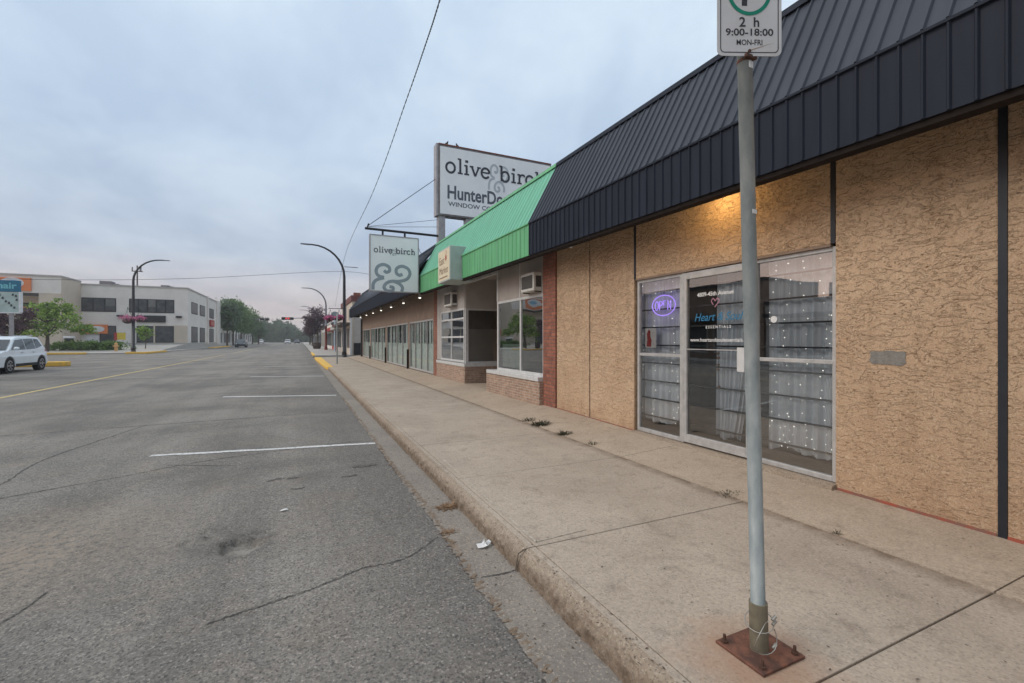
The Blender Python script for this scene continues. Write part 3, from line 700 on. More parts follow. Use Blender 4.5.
# pavement slabs with open joints
joints = [-30, -20, -10, -7.3, -5.6, -3.9, -2.2, -.45, 1.24, 2.92, 4.7, 6.42] + [8.2 + 1.78*i for i in range(19)] + [42.5]
m = MB(); ma = MB(); m_b = MB()
g = .005
for a, b in zip(joints, joints[1:]):
    ov = random.Random(int(a*10)).uniform(-.0015, .0015)
    m.box(1.55+g, 3.74-g, a+g, b-g, .05, .152 + ov)
def apz(y): return .154 + max(0, min(.12, .0135*(y)))  # apron height at the wall
for i, (a, b) in enumerate(zip(joints, joints[1:])):
    if i % 2: continue
    b2 = joints[min(i+2, len(joints)-1)]
    for q0, q1 in ((a+g, b2-g),):
        ma.add([(3.74+g, q0, .154), (4.78, q0, apz(q0)), (4.78, q1, apz(q1)), (3.74+g, q1, .154), (3.74+g, q0, .05), (3.74+g, q1, .05), (4.78, q0, .05), (4.78, q1, .05)],
               [(0, 1, 2, 3), (4, 0, 3, 5), (4, 6, 1, 0), (5, 3, 2, 7)])
struct(m.build('pavement', m_walk, bevel=.004)); struct(ma.build('wall_apron', m_apron))
struct(MB().box(1.54, 4.8, -30, 42.5, .04, .136).build('pavement_bed', m_joint))
# faded scrape marks on the slabs by the kerb
m = MB()
for (x0, y0, x1, y1, w) in ((1.63, 5.6, 1.585, 2.97, .022), (1.585, 2.985, 2.05, 3.01, .014)):
    d = Vector((x1-x0, y1-y0, 0)); n_ = Vector((-d.y, d.x, 0)).normalized()*w/2
    m.quad((x0-n_.x, y0-n_.y, .1555), (x0+n_.x, y0+n_.y, .1555), (x1+n_.x, y1+n_.y, .1555), (x1-n_.x, y1-n_.y, .1555))
struct(m.build('pavement_marking', m_faint_line))
# rest of the pavements
struct(MB().box(1.3, 4.8, 48.2, 330, -.02, .15).build('far_pavement', m_farwalk))
struct(MB().box(-20, -16.6, -40, 36, -.02, .14).build('opposite_pavement', m_farwalk))
struct(MB().box(-140, -16.6, 68, 92, -.02, .14).build('corner_pavement', m_farwalk))
struct(MB().box(-18.9, -16.6, 92, 330, -.02, .14).build('left_pavement', m_farwalk))
m = MB(); m.prism([(78, .13), (96, .13), (96, .9), (92, .88)], 'x', -90, -17.75); struct(m.build('sloping_forecourt', m_farwalk))
# kerb bulbs and yellow paint
m = MB(); m.prism([(1.30, 27.6), (1.40, 27.0), (1.66, 26.9), (1.66, 42.4), (1.12, 42.4), (1.15, 38)], 'z', .0, .175)
struct(m.build('yellow_kerb', m_yellow, bevel=.03))
struct(MB().box(1.18, 1.42, 49, 60, .0, .17).build('yellow_kerb', m_yellow, bevel=.03))
m = MB(); m.box(-24, -13.25, 37.6, 38.25, 0, .30); struct(m.build('yellow_kerb', m_yellow, bevel=.05))
m = MB(); m.box(-33, -22.2, 67.7, 68.1, 0, .22); struct(m.build('yellow_kerb', m_yellow, bevel=.05))
m = MB(); m.box(-18.6, -16.4, 67.6, 68.1, 0, .24); m.box(-16.75, -16.4, 68.1, 76, 0, .24); struct(m.build('yellow_kerb', m_yellow, bevel=.05))
struct(MB().box(-16.8, -15.6, 108, 132, 0, .18).build('yellow_kerb', m_yellow, bevel=.05))

# ------------------------------------------------------------------ buildings on the right
XW, XF = 4.75, 4.1
def zb(y): return 3.235 + .011*y if y < 18 else 3.42 + .006*(y-18)
def zm(y): return zb(y) + .63
def zt(y): return 5.12 + .010*y
def mansard(parent, y0, y1, mf, ms, rib, ribh=.018, XF=4.1):
    # fascia
    def sheet(a, b): return MB().add([(*a(y0),), (*b(y0),), (*b(y1),), (*a(y1),)], [(0, 1, 2, 3)])
    fm = MB(); fm.add([(XF, y0, zb(y0)), (XF, y1, zb(y1)), (XF, y1, zm(y1)), (XF, y0, zm(y0)), (XF+.04, y0, zb(y0)), (XF+.04, y1, zb(y1)), (XF+.04, y1, zm(y1)), (XF+.04, y0, zm(y0))],
           [(0, 3, 2, 1), (4, 5, 6, 7), (0, 1, 5, 4), (0, 4, 7, 3), (1, 2, 6, 5), (3, 7, 6, 2)])
    n = int((y1-y0)/rib)
    for i in range(n+1):
        y = y0 + .012 + (y1-y0-.03)*i/max(1, n)
        fm.add([(XF-.0, y-.016, zb(y)), (XF-ribh, y-.006, zb(y)), (XF-ribh, y+.006, zb(y)), (XF, y+.016, zb(y)), (XF, y-.016, zm(y)-.01), (XF-ribh, y-.006, zm(y)-.01), (XF-ribh, y+.006, zm(y)-.01), (XF, y+.016, zm(y)-.01)],
               [(0, 1, 5, 4), (1, 2, 6, 5), (2, 3, 7, 6), (0, 3, 2, 1)])
    f = fm.build('fascia', mf, parent)
    tm = MB(); tm.add([(XF+.02, y0, zb(y0)-.05), (XF+.02, y1, zb(y1)-.05), (XF+.02, y1, zb(y1)+.02), (XF+.02, y0, zb(y0)+.02), (XF+.14, y0, zb(y0)-.05), (XF+.14, y1, zb(y1)-.05), (XF+.14, y1, zb(y1)+.3), (XF+.14, y0, zb(y0)+.3)], [(0, 3, 2, 1), (0, 1, 5, 4), (4, 5, 6, 7)])
    tm.build('soffit_trim', m_trimdark, f)
    sm = MB(); X1 = XW
    sm.add([(XF-.012, y0, zm(y0)+.004), (XF-.012, y1, zm(y1)+.004), (X1, y1, zt(y1)), (X1, y0, zt(y0)), (XF+.06, y0, zm(y0)), (XF+.06, y1, zm(y1)), (X1+.06, y1, zt(y1)-.04), (X1+.06, y0, zt(y0)-.04)],
           [(0, 3, 2, 1), (4, 5, 6, 7), (0, 4, 7, 3), (1, 2, 6, 5), (0, 1, 5, 4)])
    for i in range(n+1):
        y = y0 + .012 + (y1-y0-.03)*i/max(1, n); dx_, dz_ = X1-XF, zt(y)-zm(y); L_ = math.hypot(dx_, dz_); nx, nz_ = -dz_/L_*ribh, dx_/L_*ribh
        a = Vector((XF-.012, y, zm(y)+.006)); b = Vector((X1, y, zt(y)+.001)); N = Vector((nx, 0, nz_))
        sm.add([a+Vector((0,-.016,0)), a+N+Vector((0,-.006,0)), a+N+Vector((0,.006,0)), a+Vector((0,.016,0)), b+Vector((0,-.016,0)), b+N+Vector((0,-.006,0)), b+N+Vector((0,.006,0)), b+Vector((0,.016,0))],
               [(0, 1, 5, 4), (1, 2, 6, 5), (2, 3, 7, 6), (0, 3, 2, 1)])
    r = sm.build('sloped_roof', ms, parent)
    cp = MB(); cp.add([(X1-.05, y0, zt(y0)-.03), (X1-.05, y1, zt(y1)-.03), (X1-.03, y1, zt(y1)+.05), (X1-.03, y0, zt(y0)+.05), (X1+.25, y0, zt(y0)+.05), (X1+.25, y1, zt(y1)+.05)], [(0, 3, 2, 1), (3, 4, 5, 2)])
    cp.build('ridge_cap', mf, r)
    dl = MB(); dl.add([(XF-.026, y0, zm(y0)-.016), (XF-.026, y1, zm(y1)-.016), (XF-.026, y1, zm(y1)+.006), (XF-.026, y0, zm(y0)+.006), (XF+.01, y0, zm(y0)+.012), (XF+.01, y1, zm(y1)+.012), (XF+.01, y0, zm(y0)-.022), (XF+.01, y1, zm(y1)-.022)],
                      [(0, 3, 2, 1), (3, 4, 5, 2), (0, 1, 7, 6)])
    dl.build('drip_edge', mf, r)
    so = MB(); so.add([(XF+.04, y0, zb(y0)+.30), (XF+.04, y1, zb(y1)+.30), (XW+.05, y1, zb(y1)+.30), (XW+.05, y0, zb(y0)+.30)], [(0, 1, 2, 3)])
    so.build('soffit', m_soffit, parent)

# --- stucco shop
A = thing('stucco_shop', (8, 1, .1), 'tan stucco shop with black steel mansard roof, curtained windows and glass door', 'building')
wl = [(-7, 1.505, 0, 3.62), (1.555, 2.70, 0, 3.62), (5.66, 6.855, 0, 3.62), (6.885, 8.03, 0, 3.62)]
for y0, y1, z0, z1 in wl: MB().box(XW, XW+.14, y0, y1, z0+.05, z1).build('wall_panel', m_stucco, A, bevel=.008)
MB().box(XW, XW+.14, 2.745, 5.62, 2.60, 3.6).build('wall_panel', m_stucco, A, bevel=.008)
MB().box(XW-.004, XW+.06, 1.505, 1.555, .17, 3.5).build('joint_strip', m_black, A); MB().box(XW+.025, XW+.1, 6.855, 6.885, .2, 3.5).build('joint_strip', m_black, A); MB().box(XW-.003, XW+.14, 2.702, 2.743, 2.60, 3.5).build('joint_strip', m_black, A)
MB().box(XW-.006, XW+.06, 5.62, 5.66, 2.60, 3.5).build('joint_strip', m_black, A)
MB().box(XW-.004, XW+.1, 2.745, 5.62, 2.575, 2.60).build('lintel_trim', m_brown, A)
m = MB()
for (y0, y1) in ((-7, 1.5), (1.56, 2.69)): m.add([(XW-.012, y0, apz(y0)-.002), (XW-.012, y1, apz(y1)-.002), (XW-.012, y1, apz(y1)+.02), (XW-.012, y0, apz(y0)+.018), (XW+.01, y0, apz(y0)+.022), (XW+.01, y1, apz(y1)+.024)], [(0, 3, 2, 1), (3, 4, 5, 2)])
m.build('base_flashing', m_redstrip, A)
m = MB(); m.add([(XW-.010, 5.58, apz(5.6)-.002), (XW-.010, 8.0, apz(8)-.002), (XW-.010, 8.0, apz(8)+.012), (XW-.010, 5.58, apz(5.6)+.012)], [(0, 3, 2, 1)]); m.build('base_flashing', m_redstrip, A)
# cement patch with ragged outline
rnd = random.Random(4); pts = []
for k in range(28):
    a = 2*math.pi*k/28; ex = max(-1, min(1, 1.3*math.cos(a))); ez = max(-1, min(1, 1.3*math.sin(a)))
    pts.append((2.265 + .135*ex*rnd.uniform(.93, 1.05), 1.49 + .062*ez*rnd.uniform(.85, 1.1)))
MB().prism(pts, 'x', XW-.005, XW+.02).build('cement_patch', m_patch, A)
# body, roof
MB().box(XW+.14, XW+.16, 5.66, 8.03, .05, 3.9).box(XW+.14, XW+.16, -7, 2.69, .05, 3.9).box(XW+.16, 16, 7.95, 8.03, 0, 4.9).box(XW+.16, 16, -7, -6.9, 0, 4.9).box(15.9, 16, -6.9, 7.95, 0, 4.9).build('wall', m_beige, A)
MB().box(XW+.2, 16, -7, 8.0, 4.9, 5.0).box(XW+.14, XW+.2, -7, 8.0, 3.5, 5.0).build('flat_roof', m_roofgrey, A)
MB().box(XW+.02, XW+.14, 2.7, 5.66, 3.5, 3.7).build('wall', m_beige, A)
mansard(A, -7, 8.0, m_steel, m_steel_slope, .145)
# interior
MB().add([(4.9, 2.4, .24), (8.5, 2.4, .24), (8.5, 6.0, .24), (4.9, 6.0, .24), (4.9, 2.4, 2.9), (8.5, 2.4, 2.9), (8.5, 6.0, 2.9), (4.9, 6.0, 2.9)],
         [(0, 1, 2, 3), (1, 5, 6, 2), (0, 4, 5, 1), (3, 2, 6, 7), (4, 7, 6, 5)]).build('room_interior', m_interior, A)
# threshold ledge, chipped
m = MB(); yy = frange(2.69, 5.665, .04) + [5.665]
for y in yy:
    k = rn(3, y, 1, 5)*.02 + rn(1, y, 2, 16)*.012
    for x, z in ((4.655+k*1.6, apz(y)-.01), (4.67+k*1.6, .222+k*.6), (4.72, .238), (4.86, .24)): m.v.append((x, y, z))
for j in range(len(yy)-1):
    for i in range(3): m.f.append((j*4+i, j*4+i+1, (j+1)*4+i+1, (j+1)*4+i))
m.f.append((0, 1, 2, 3)); m.add([(4.66, 2.69, .1), (4.86, 2.69, .1)], []); m.f.append((0, 3, len(m.v)-1, len(m.v)-2)); m.build('threshold_ledge', m_kerb, A)
XG = XW + .03
window(A, 'sidelight_window', XG, 4.70, 5.62, .245, 2.575, fw=.045, trans=(1.43,))
w2 = window(A, 'front_window', XG, 2.705, 3.61, .245, 2.575, fw=.042, trans=(1.43,), gm=m_glass3)
for yq in (3.615, 4.665): MB().box(XG-.01, XG+.07, yq, yq+.03, .245, 2.575).build('door_post', m_alu, A, bevel=.004)
# door
d = MB(); y0, y1, z0, z1, fw = 3.65, 4.66, .26, 2.565, .05
d.box(XG-.015, XG+.05, y0, y0+fw, z0, z1).box(XG-.015, XG+.05, y1-fw, y1, z0, z1).box(XG-.015, XG+.05, y0+fw, y1-fw, z0, z0+.11).box(XG-.015, XG+.05, y0+fw, y1-fw, z1-.09, z1)
door = d.build('glass_door', m_alu, A, bevel=.004)
MB().quad((XG+.015, y1-fw+.01, z0+.10), (XG+.015, y0+fw-.01, z0+.10), (XG+.015, y0+fw-.01, z1-.08), (XG+.015, y1-fw+.01, z1-.08)).build('pane', m_glass, door)
MB().box(XG-.055, XG-.04, 3.69, 3.79, 1.27, 1.56).box(XG-.042, XG-.012, 3.70, 3.72, 1.30, 1.34).box(XG-.042, XG-.012, 3.70, 3.72, 1.49, 1.53).build('handle', m_whitef, door, bevel=.005)
MB().box(XG-.03, XG-.014, 3.72, 4.60, 1.52, 1.532).build('push_bar', m_alu, door)
Fd = Face2D((XG+.008, 4.58, 0), (0, -1, 0), (0, 0, 1))
Fd.text('4809-45th Avenue', .42, 2.22, .075, 'CENTER', .0015)
Fd.text('E S S E N T I A L S', .47, 1.80, .05, 'CENTER', .001)
Fd.text('www.heartandsoulessentials.ca', .46, 1.63, .068, 'CENTER', .001, width=.88)
Fd.build('white_lettering', m_paper, door)
Fd = Face2D((XG+.008, 4.58, 0), (0, -1, 0), (0, 0, 1)); Fd.text('Heart & Soul', .45, 1.90, .145, 'CENTER', .001, shear=.35, width=.74); Fd.build('blue_lettering', m_bluetext, door)
Fd = Face2D((XG+.008, 4.58, 0), (0, -1, 0), (0, 0, 1))
Fd.stroke([(.40, 2.10), (.37, 2.15), (.40, 2.18), (.43, 2.15), (.46, 2.18), (.49, 2.15), (.45, 2.10), (.42, 2.07)], .012); Fd.build('heart_emblem', m_neon.copy() if False else M('dusty_pink_ink', (.45, .22, .28)), door)
# bars behind glass
for (a, b, zs) in ((4.80, 5.80, None), (3.72, 4.74, None), (2.72, 3.66, None)):
    for k in range(8):
        z = .48 + .27*k
        if 1.38 < z < 1.48: continue
        MB().box(4.885, 4.9, a-.03, b+.03, z, z+.02).build('security_bar', m_bar, A)

# soffit lamp
sl = thing('wall_washer_lamp', (4.42, 3.95, 3.40), 'recessed warm lamp under the black canopy lighting the stucco above the door', 'lamp')
MB().tube([(4.42, 3.95, 3.53), (4.42, 3.95, 3.46)], [.07, .085], 16).build('housing', m_dark, sl)
MB().tube([(4.42, 3.95, 3.459), (4.42, 3.95, 3.452)], .06, 16).build('lens', emit('warm_lens', (1, .72, .35), 6), sl)
ld = bpy.data.lights.new('warm_lamp', 'POINT'); ld.energy = 10.5; ld.color = (1, .66, .26); ld.shadow_soft_size = .06
lo = bpy.data.objects.new('warm_lamp_light', ld); put(lo, sl, (4.42, 3.95, 3.38)); lo.rotation_euler = (0, R(-25), 0)
cm = thing('security_camera', (4.5, 7.1, 3.38), 'small dome security camera under the dark canopy near the brick pier', 'camera')
MB().tube([(4.5, 7.1, 3.46), (4.5, 7.1, 3.38)], .05, 12).build('mount', m_dark, cm); MB().ball((4.5, 7.1, 3.375), .045).build('dome', m_headl, cm, smooth=True)

# curtains
def curtain(y0, y1, z0, z1, X, label, seed, nf=9, slant=0):
    rnd = random.Random(seed); m = MB(); ny = 140; nz_ = 14; ph = rnd.uniform(0, 6)
    for j in range(nz_+1):
        t = j/nz_; zz = z1 + (z0-z1)*t
        for i in range(ny+1):
            s = i/ny; y = y0 + (y1-y0)*s + slant*t*t*(1-s)
            fold = math.sin(s*nf*2*math.pi + ph + 1.6*math.sin(s*9+seed) + .5*math.sin(zz*1.3+s*6)) + .35*math.sin(s*nf*5.1*math.pi + zz*.8)
            hem = (.03*math.sin(s*9+ph) + .02*math.sin(s*17+ph)) * t**4
            m.v.append((X + .035*fold*(.5+.5*t), y, zz + hem))
    for j in range(nz_):
        for i in range(ny): m.f.append((j*(ny+1)+i, j*(ny+1)+i+1, (j+1)*(ny+1)+i+1, (j+1)*(ny+1)+i))
    o = m.build('curtain', m_curtain, smooth=True); tag(o, label, 'curtain', 'sheer curtains behind the stucco shop glass')
curtain(4.86, 5.92, .42, 2.56, 4.965, 'white sheer curtain behind the narrow window with the purple neon sign', 1, 5)
curtain(3.74, 4.26, .40, 2.56, 4.965, 'white sheer curtain hanging behind the lettered glass door', 2, 5, .22)
curtain(2.74, 3.56, .42, 2.58, 4.965, 'white sheer curtain with fairy lights behind the window right of the signpost', 3, 5)
def fairy(strings, label, seed):
    rnd = random.Random(seed); m = MB()
    for (y, z0, z1) in strings:
        z = z1; w = rnd.uniform(0, 6)
        while z > z0:
            m.ball((4.912 + rnd.uniform(-.004, .004), y + .035*math.sin(z*5+w) + rnd.uniform(-.02, .02), z), rnd.uniform(.0035, .006), n=6, m=4); z -= rnd.uniform(.06, .17)
    tag(m.build('fairy_lights', m_bulb), label, 'string lights')
fairy([(5.66, .5, 2.5), (5.38, .5, 2.5), (5.02, .4, 2.5), (4.94, .4, 1.2)], 'tiny white fairy lights strung down behind the narrow neon sign window', 5)
fairy([(3.46, .45, 2.5), (3.30, .45, 2.5), (3.10, .5, 2.5), (2.90, .5, 2.5), (2.80, .5, 2.5), (3.25, .4, .8), (3.36, .45, .8), (3.18, .45, .7), (3.05, .4, .6)], 'tiny white fairy lights strung down behind the window right of the signpost', 6)
# neon sign, poster, sticker, wind chime
ns = thing('open_sign', (4.86, 5.14, 2.0), 'purple neon OPEN sign in an oval glowing behind the narrow window', 'neon sign')
Fn = Face2D((4.86, 5.14, 2.16), (0, -1, 0), (0, 0, 1)); el = [(.235*math.cos(R(a)), .15*math.sin(R(a))) for a in range(0, 361, 15)]
m = MB(); m.tube([Fn.p(a, b) for a, b in el], .008, 6, False); m.build('oval_tube', m_neon, ns, smooth=True)
m = MB()
def nt_(pts): m.tube([Fn.p(a, b, .004) for a, b in pts], .007, 6)
def nc(cx): return [(cx + .035*math.cos(R(a)), .065*math.sin(R(a))) for a in range(0, 361, 30)]
nt_(nc(-.135)); nt_([(-.075, -.065), (-.075, .065), (-.03, .06), (-.02, .03), (-.035, .0), (-.075, -.005)]); nt_([(.05, .065), (.005, .065), (.005, 0), (.045, 0), (.005, 0), (.005, -.065), (.055, -.065)])
nt_([(.09, -.065), (.09, .065), (.15, -.065), (.15, .065)]); m.build('letter_tubes', m_neon, ns, smooth=True)
MB().box(4.868, 4.874, 5.137, 5.143, 2.30, 2.5).build('hanger', m_dark, ns)
po = thing('poster', (4.835, 5.30, 1.50), 'small white poster with a red figure taped inside the narrow window', 'poster')
MB().box(4.833, 4.836, 5.26, 5.50, 1.53, 1.83).build('sheet', m_paper, po)
Fp = Face2D((4.832, 5.50, 1.53), (0, -1, 0), (0, 0, 1)); Fp.poly([(.03, .02), (.13, .02), (.14, .12), (.11, .18), (.12, .25), (.08, .28), (.04, .22), (.05, .12)], .001); Fp.build('red_print', m_red, po)
m = MB(); m.tube([(XG+.005, 3.36, 1.88), (XG-.0, 3.36, 1.88)], .038, 18); tag(m.build('sticker', m_paper), 'round white sticker on the window just right of the signpost', 'sticker')
wc = thing('wind_chime', (4.93, 4.15, 1.02), 'small hanging wind chime of shells behind the glass door', 'wind chime')
m = MB(); m.tube([(4.84, 4.15, 1.50), (4.84, 4.15, 1.02)], .003, 5); m.build('cord', m_dark, wc)
m = MB()
for z in (1.48, 1.42, 1.33, 1.27, 1.05): m.ball((4.84, 4.15 + .01*math.sin(z*40), z), .020)
m.build('bead', M('amber_beads', (.36, .24, .16)), wc, smooth=True)

# --- green fronted shop  Y 8.03..17
G = thing('green_shop', (9, 12.5, .1), 'shop with green steel canopy, tan brick base, recessed entry and red brick piers', 'building')
MB().box(XW-.03, XW+.25, 8.04, 8.56, .1, 3.62).build('brick_pier', m_brick, G, bevel=.004); MB().box(XW-.0, XW+.25, 16.98, 17.42, .1, 3.7).build('brick_pier', m_brick, G, bevel=.004)
m = MB(); m.box(XW-.12, XW+.2, 8.56, 11.5, .1, .76).box(XW-.12, 6.8, 11.5, 11.6, .1, .76); b1 = m.build('brick_base', m_brick2, G, bevel=.005)
MB().box(XW-.15, XW+.22, 8.565, 11.53, .76, .85).build('sill', m_whitef, b1, bevel=.006)
m = MB(); m.box(XW-.02, XW+.2, 13.75, 16.98, .1, .80).box(XW-.02, 6.8, 13.70, 13.78, .1, .80); b2 = m.build('brick_base', m_brick2, G, bevel=.005)
MB().box(XW-.04, XW+.1, 13.68, 16.97, .80, .90).box(XW+.1, 6.8, 13.68, 13.76, .80, .90).build('sill', m_whitef, b2)
window(G, 'shop_window', XW, 8.57, 11.12, .85, 2.66, fw=.06, mull=(9.74,), gm=m_glass2, fm=m_whitef)
MB().box(XW, XW+.05, 8.57, 9.72, 2.66, 3.6).box(XW, XW+.05, 9.76, 11.06, 2.66, 3.6).build('upper_panel', m_beige, G)
MB().box(XW-.01, XW+.06, 9.72, 9.76, 2.66, 3.6).build('panel_batten', m_whitef, G); MB().box(XW-.01, XW+.07, 11.06, 11.13, 2.66, 3.6).build('panel_batten', m_whitef, G)
window(G, 'shop_window', XW, 13.82, 16.46, .92, 2.68, fw=.06, mull=(15.2,), trans=(1.75, 2.35), gm=m_glass2, fm=m_whitef)
MB().box(XW, XW+.05, 13.78, 16.96, 2.68, 3.65).box(XW, XW+.05, 16.46, 16.96, .92, 2.68).build('upper_panel', m_greywall, G)
# side window facing the camera (angled entry)
m = MB(); m.box(XW+.02, XW+.12, 13.74, 13.80, .9, 2.66).box(XW+.12, 6.7, 13.74, 13.80, 2.60, 2.66).box(XW+.12, 6.7, 13.74, 13.80, .9, .96).box(6.62, 6.7, 13.74, 13.80, .96, 2.60)
sw = m.build('side_window', m_whitef, G); MB().quad((XW+.10, 13.768, .94), (6.64, 13.768, .94), (6.64, 13.768, 2.62), (XW+.10, 13.768, 2.62)).build('pane', m_glass2, sw)
MB().box(XW+.02, 6.8, 13.74, 13.80, 2.66, 3.65).build('upper_panel', m_greywall, G)
MB().box(XW+.16, 6.6, 13.86, 13.88, .95, 2.0).build('added_pane_panel', m_greywall, G)  # grey panel added behind the glass to lighten the dark side pane
m = MB(); m.box(XW+.02, 6.8, 11.13, 11.18, .76, 3.6); m.build('recess_wall', m_greywall, G)
m = MB(); m.box(6.8, 6.86, 11.1, 13.8, .1, 3.65); rw = m.build('recess_wall', m_brown, G)
m = MB(); m.box(6.76, 6.80, 12.0, 13.0, .2, 2.4); ed = m.build('entry_door', m_dark, G); MB().box(6.75, 6.757, 12.12, 12.88, .5, 2.25).build('pane', m_farglass, ed)
MB().add([(XW, 11.1, apz(11)), (6.8, 11.1, .26), (6.8, 13.7, .26), (XW, 13.7, apz(13))], [(0, 1, 2, 3)]).build('entry_floor', m_apron, G)
MB().box(XW, 6.8, 11.1, 13.8, 3.62, 3.66).build('entry_ceiling', m_greywall, G)
MB().box(XW-.02, XW+.06, 11.13, 13.78, 3.42, 3.62).build('entry_beam', m_whitef, G)
# dark rooms behind the windows
def room(parent, y0, y1, z0, z1, x1=7.5, skip=False):
    MB().add([(XW+.08, y0, z0), (x1, y0, z0), (x1, y1, z0), (XW+.08, y1, z0), (XW+.08, y0, z1), (x1, y0, z1), (x1, y1, z1), (XW+.08, y1, z1)],
         [(0, 1, 2, 3), (1, 5, 6, 2), (3, 2, 6, 7), (4, 7, 6, 5)] + ([] if skip else [(0, 4, 5, 1)])).build('room_interior', m_interior, parent)
room(G, 8.6, 11.08, .5, 2.9); room(G, 13.85, 16.9, .5, 2.9, skip=True)
MB().box(XW+.1, XW+.13, 9.85, 11.0, .95, 1.55).build('added_pane_panel', m_blind, G)  # pale panel standing in for a reflection low in the shop glass
MB().box(8, 16, 8.04, 8.1, 0, 4.9).box(8, 16, 17.2, 17.3, 0, 4.9).box(15.9, 16, 8.1, 17.2, 0, 4.9).build('wall', m_beige, G)
MB().box(XW+.2, 16, 8.05, 17.3, 4.95, 5.05).build('flat_roof', m_roofgrey, G)
MB().box(XW+.1, XW+.2, 8.05, 17.3, 3.68, 5.0).build('wall', m_beige, G)
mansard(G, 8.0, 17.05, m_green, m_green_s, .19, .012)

def ac_unit(y0, y1, z0, z1, label, out=.38):
    t = thing('air_conditioner', (XW-.1, (y0+y1)/2, z0), label, 'air conditioner', 'window air conditioners on the green shop')
    MB().box(XW-out, XW+.1, y0, y1, z0, z1).build('case', m_ac, t, bevel=.015)
    MB().box(XW-out-.006, XW-out+.01, y0+.06, y1-.05, z0+.06, z1-.06).build('grille', m_acdark, t)
    m = MB(); m.box(XW-out+.05, XW-.02, y0-.006, y0+.01, z0+.08, z1-.08); m.build('side_vent', m_acdark, t)
    for yb in (y0+.05, y1-.05): MB().tube([(XW-out+.04, yb, z0-.012), (XW, yb, z0-.012)], .012, 6).build('bracket', m_dark, t)
ac_unit(8.66, 9.3, 2.72, 3.12, 'boxy white air conditioner beside the red brick pier above the nearer green shop window', .2)
ac_unit(14.5, 15.3, 2.80, 3.25, 'white air conditioner under the boxed cream shop sign at the farther green shop window', .22)

# market sign box
sb = thing('box_sign', (3.9, 12.7, 3.30), 'boxed cream shop sign lettered East Market fixed to the green canopy', 'sign')
MB().box(3.75, 4.42, 12.1, 13.3, 3.32, 4.27).build('cabinet', m_cab, sb, bevel=.015)
Fs = Face2D((3.75, 13.3, 3.32), (0, -1, 0), (0, 0, 1)); Fs.poly([(.04, .04), (1.16, .04), (1.16, .91), (.04, .91)], .002); Fs.build('face', m_cream, sb)
Fs = Face2D((3.75, 13.3, 3.32), (0, -1, 0), (0, 0, 1)); Fs.text('East', .16, .52, .32, 'LEFT', .0, .006); Fs.text('Market', .16, .24, .29, 'LEFT', .0, .006, width=.84); Fs.stroke([(.16, .13), (.98, .13)], .03, False, .006); Fs.build('lettering', m_brownink, sb)
Fs = Face2D((3.75, 13.3, 3.32), (0, -1, 0), (0, 0, 1)); Fs.poly([(.83, .56), (.90, .64), (.88, .72), (.80, .74), (.76, .68), (.78, .60)], .006); Fs.stroke([(.82, .73), (.86, .82), (.83, .87)], .03, True, .006); Fs.build('beet_emblem', m_red, sb)

# --- charcoal fronted shop Y 17.4..40.3
B = thing('charcoal_canopy_shop', (9, 28, .1), 'long brown shop with charcoal canopy, glazed bays with pale blinds and dark posts', 'building')
bays = [(17.55, 21.9, 4), (22.2, 28.2, 4), (28.6, 35.0, 4), (35.4, 39.7, 3)]
m = MB(); m.box(XW, XW+.15, 17.42, 40.3, 2.5, 3.85)
ed_ = [17.42] + [v_ for b_ in bays for v_ in b_[:2]] + [40.3]
for a, b_ in zip(ed_[::2], ed_[1::2]): m.box(XW+.002, XW+.148, a, b_, .1, 2.5)
m.build('wall', m_brown, B)
for (a, b_, k) in bays:
    window(B, 'shop_window', XW+.02, a, b_, .30, 2.5, fw=.07, mull=[a + (b_-a)*i/k for i in range(1, k)], gm=m_glass4, fm=m_alu)
    bl = MB(); n = int((b_-a)/.13)
    for i in range(n):
        y = a + .05 + (b_-a-.1)*(i+.5)/n; bl.box(XW+.10, XW+.11, y-.058, y+.056, .34, (1.5, 1.5, 2.42, 1.5, 1.48, 2.42, 2.42, 1.5, 1.5)[(i*5 + int(a)) % 9])
    bl.build('vertical_blind', m_blind, B)
    MB().add([(XW+.12, a, .28), (7, a, .28), (7, b_, .28), (XW+.12, b_, .28), (XW+.12, a, 2.6), (7, a, 2.6), (7, b_, 2.6), (XW+.12, b_, 2.6)], [(0, 1, 2, 3), (1, 5, 6, 2), (0, 4, 5, 1), (3, 2, 6, 7), (4, 7, 6, 5)]).build('room_interior', m_interior, B)
for y in (22.05, 28.4, 35.2): MB().box(XW-.07, XW-.002, y-.08, y+.08, .2, 1.2).build('post', m_trimdark, B, bevel=.01)
MB().box(XW-.1, XW+.02, 39.9, 40.3, .15, 3.4).build('end_post', m_dark, B)
MB().box(XW+.15, 16, 40.2, 40.3, 0, 4.9).box(15.9, 16, 17.4, 40.2, 0, 4.9).build('wall', m_brown, B)
MB().box(XW+.2, 16, 17.3, 40.3, 5.0, 5.1).build('flat_roof', m_roofgrey, B); MB().box(XW+.15, XW+.2, 17.4, 40.3, 3.8, 5.0).build('wall', m_brown, B)
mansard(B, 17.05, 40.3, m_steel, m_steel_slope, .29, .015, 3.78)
MB().add([(3.78, 40.3, zb(40)), (3.78, 40.3, zm(40)), (XW, 40.3, zt(40)), (XW, 40.3, zb(40))], [(0, 1, 2, 3)]).build('canopy_end', m_steel, B)
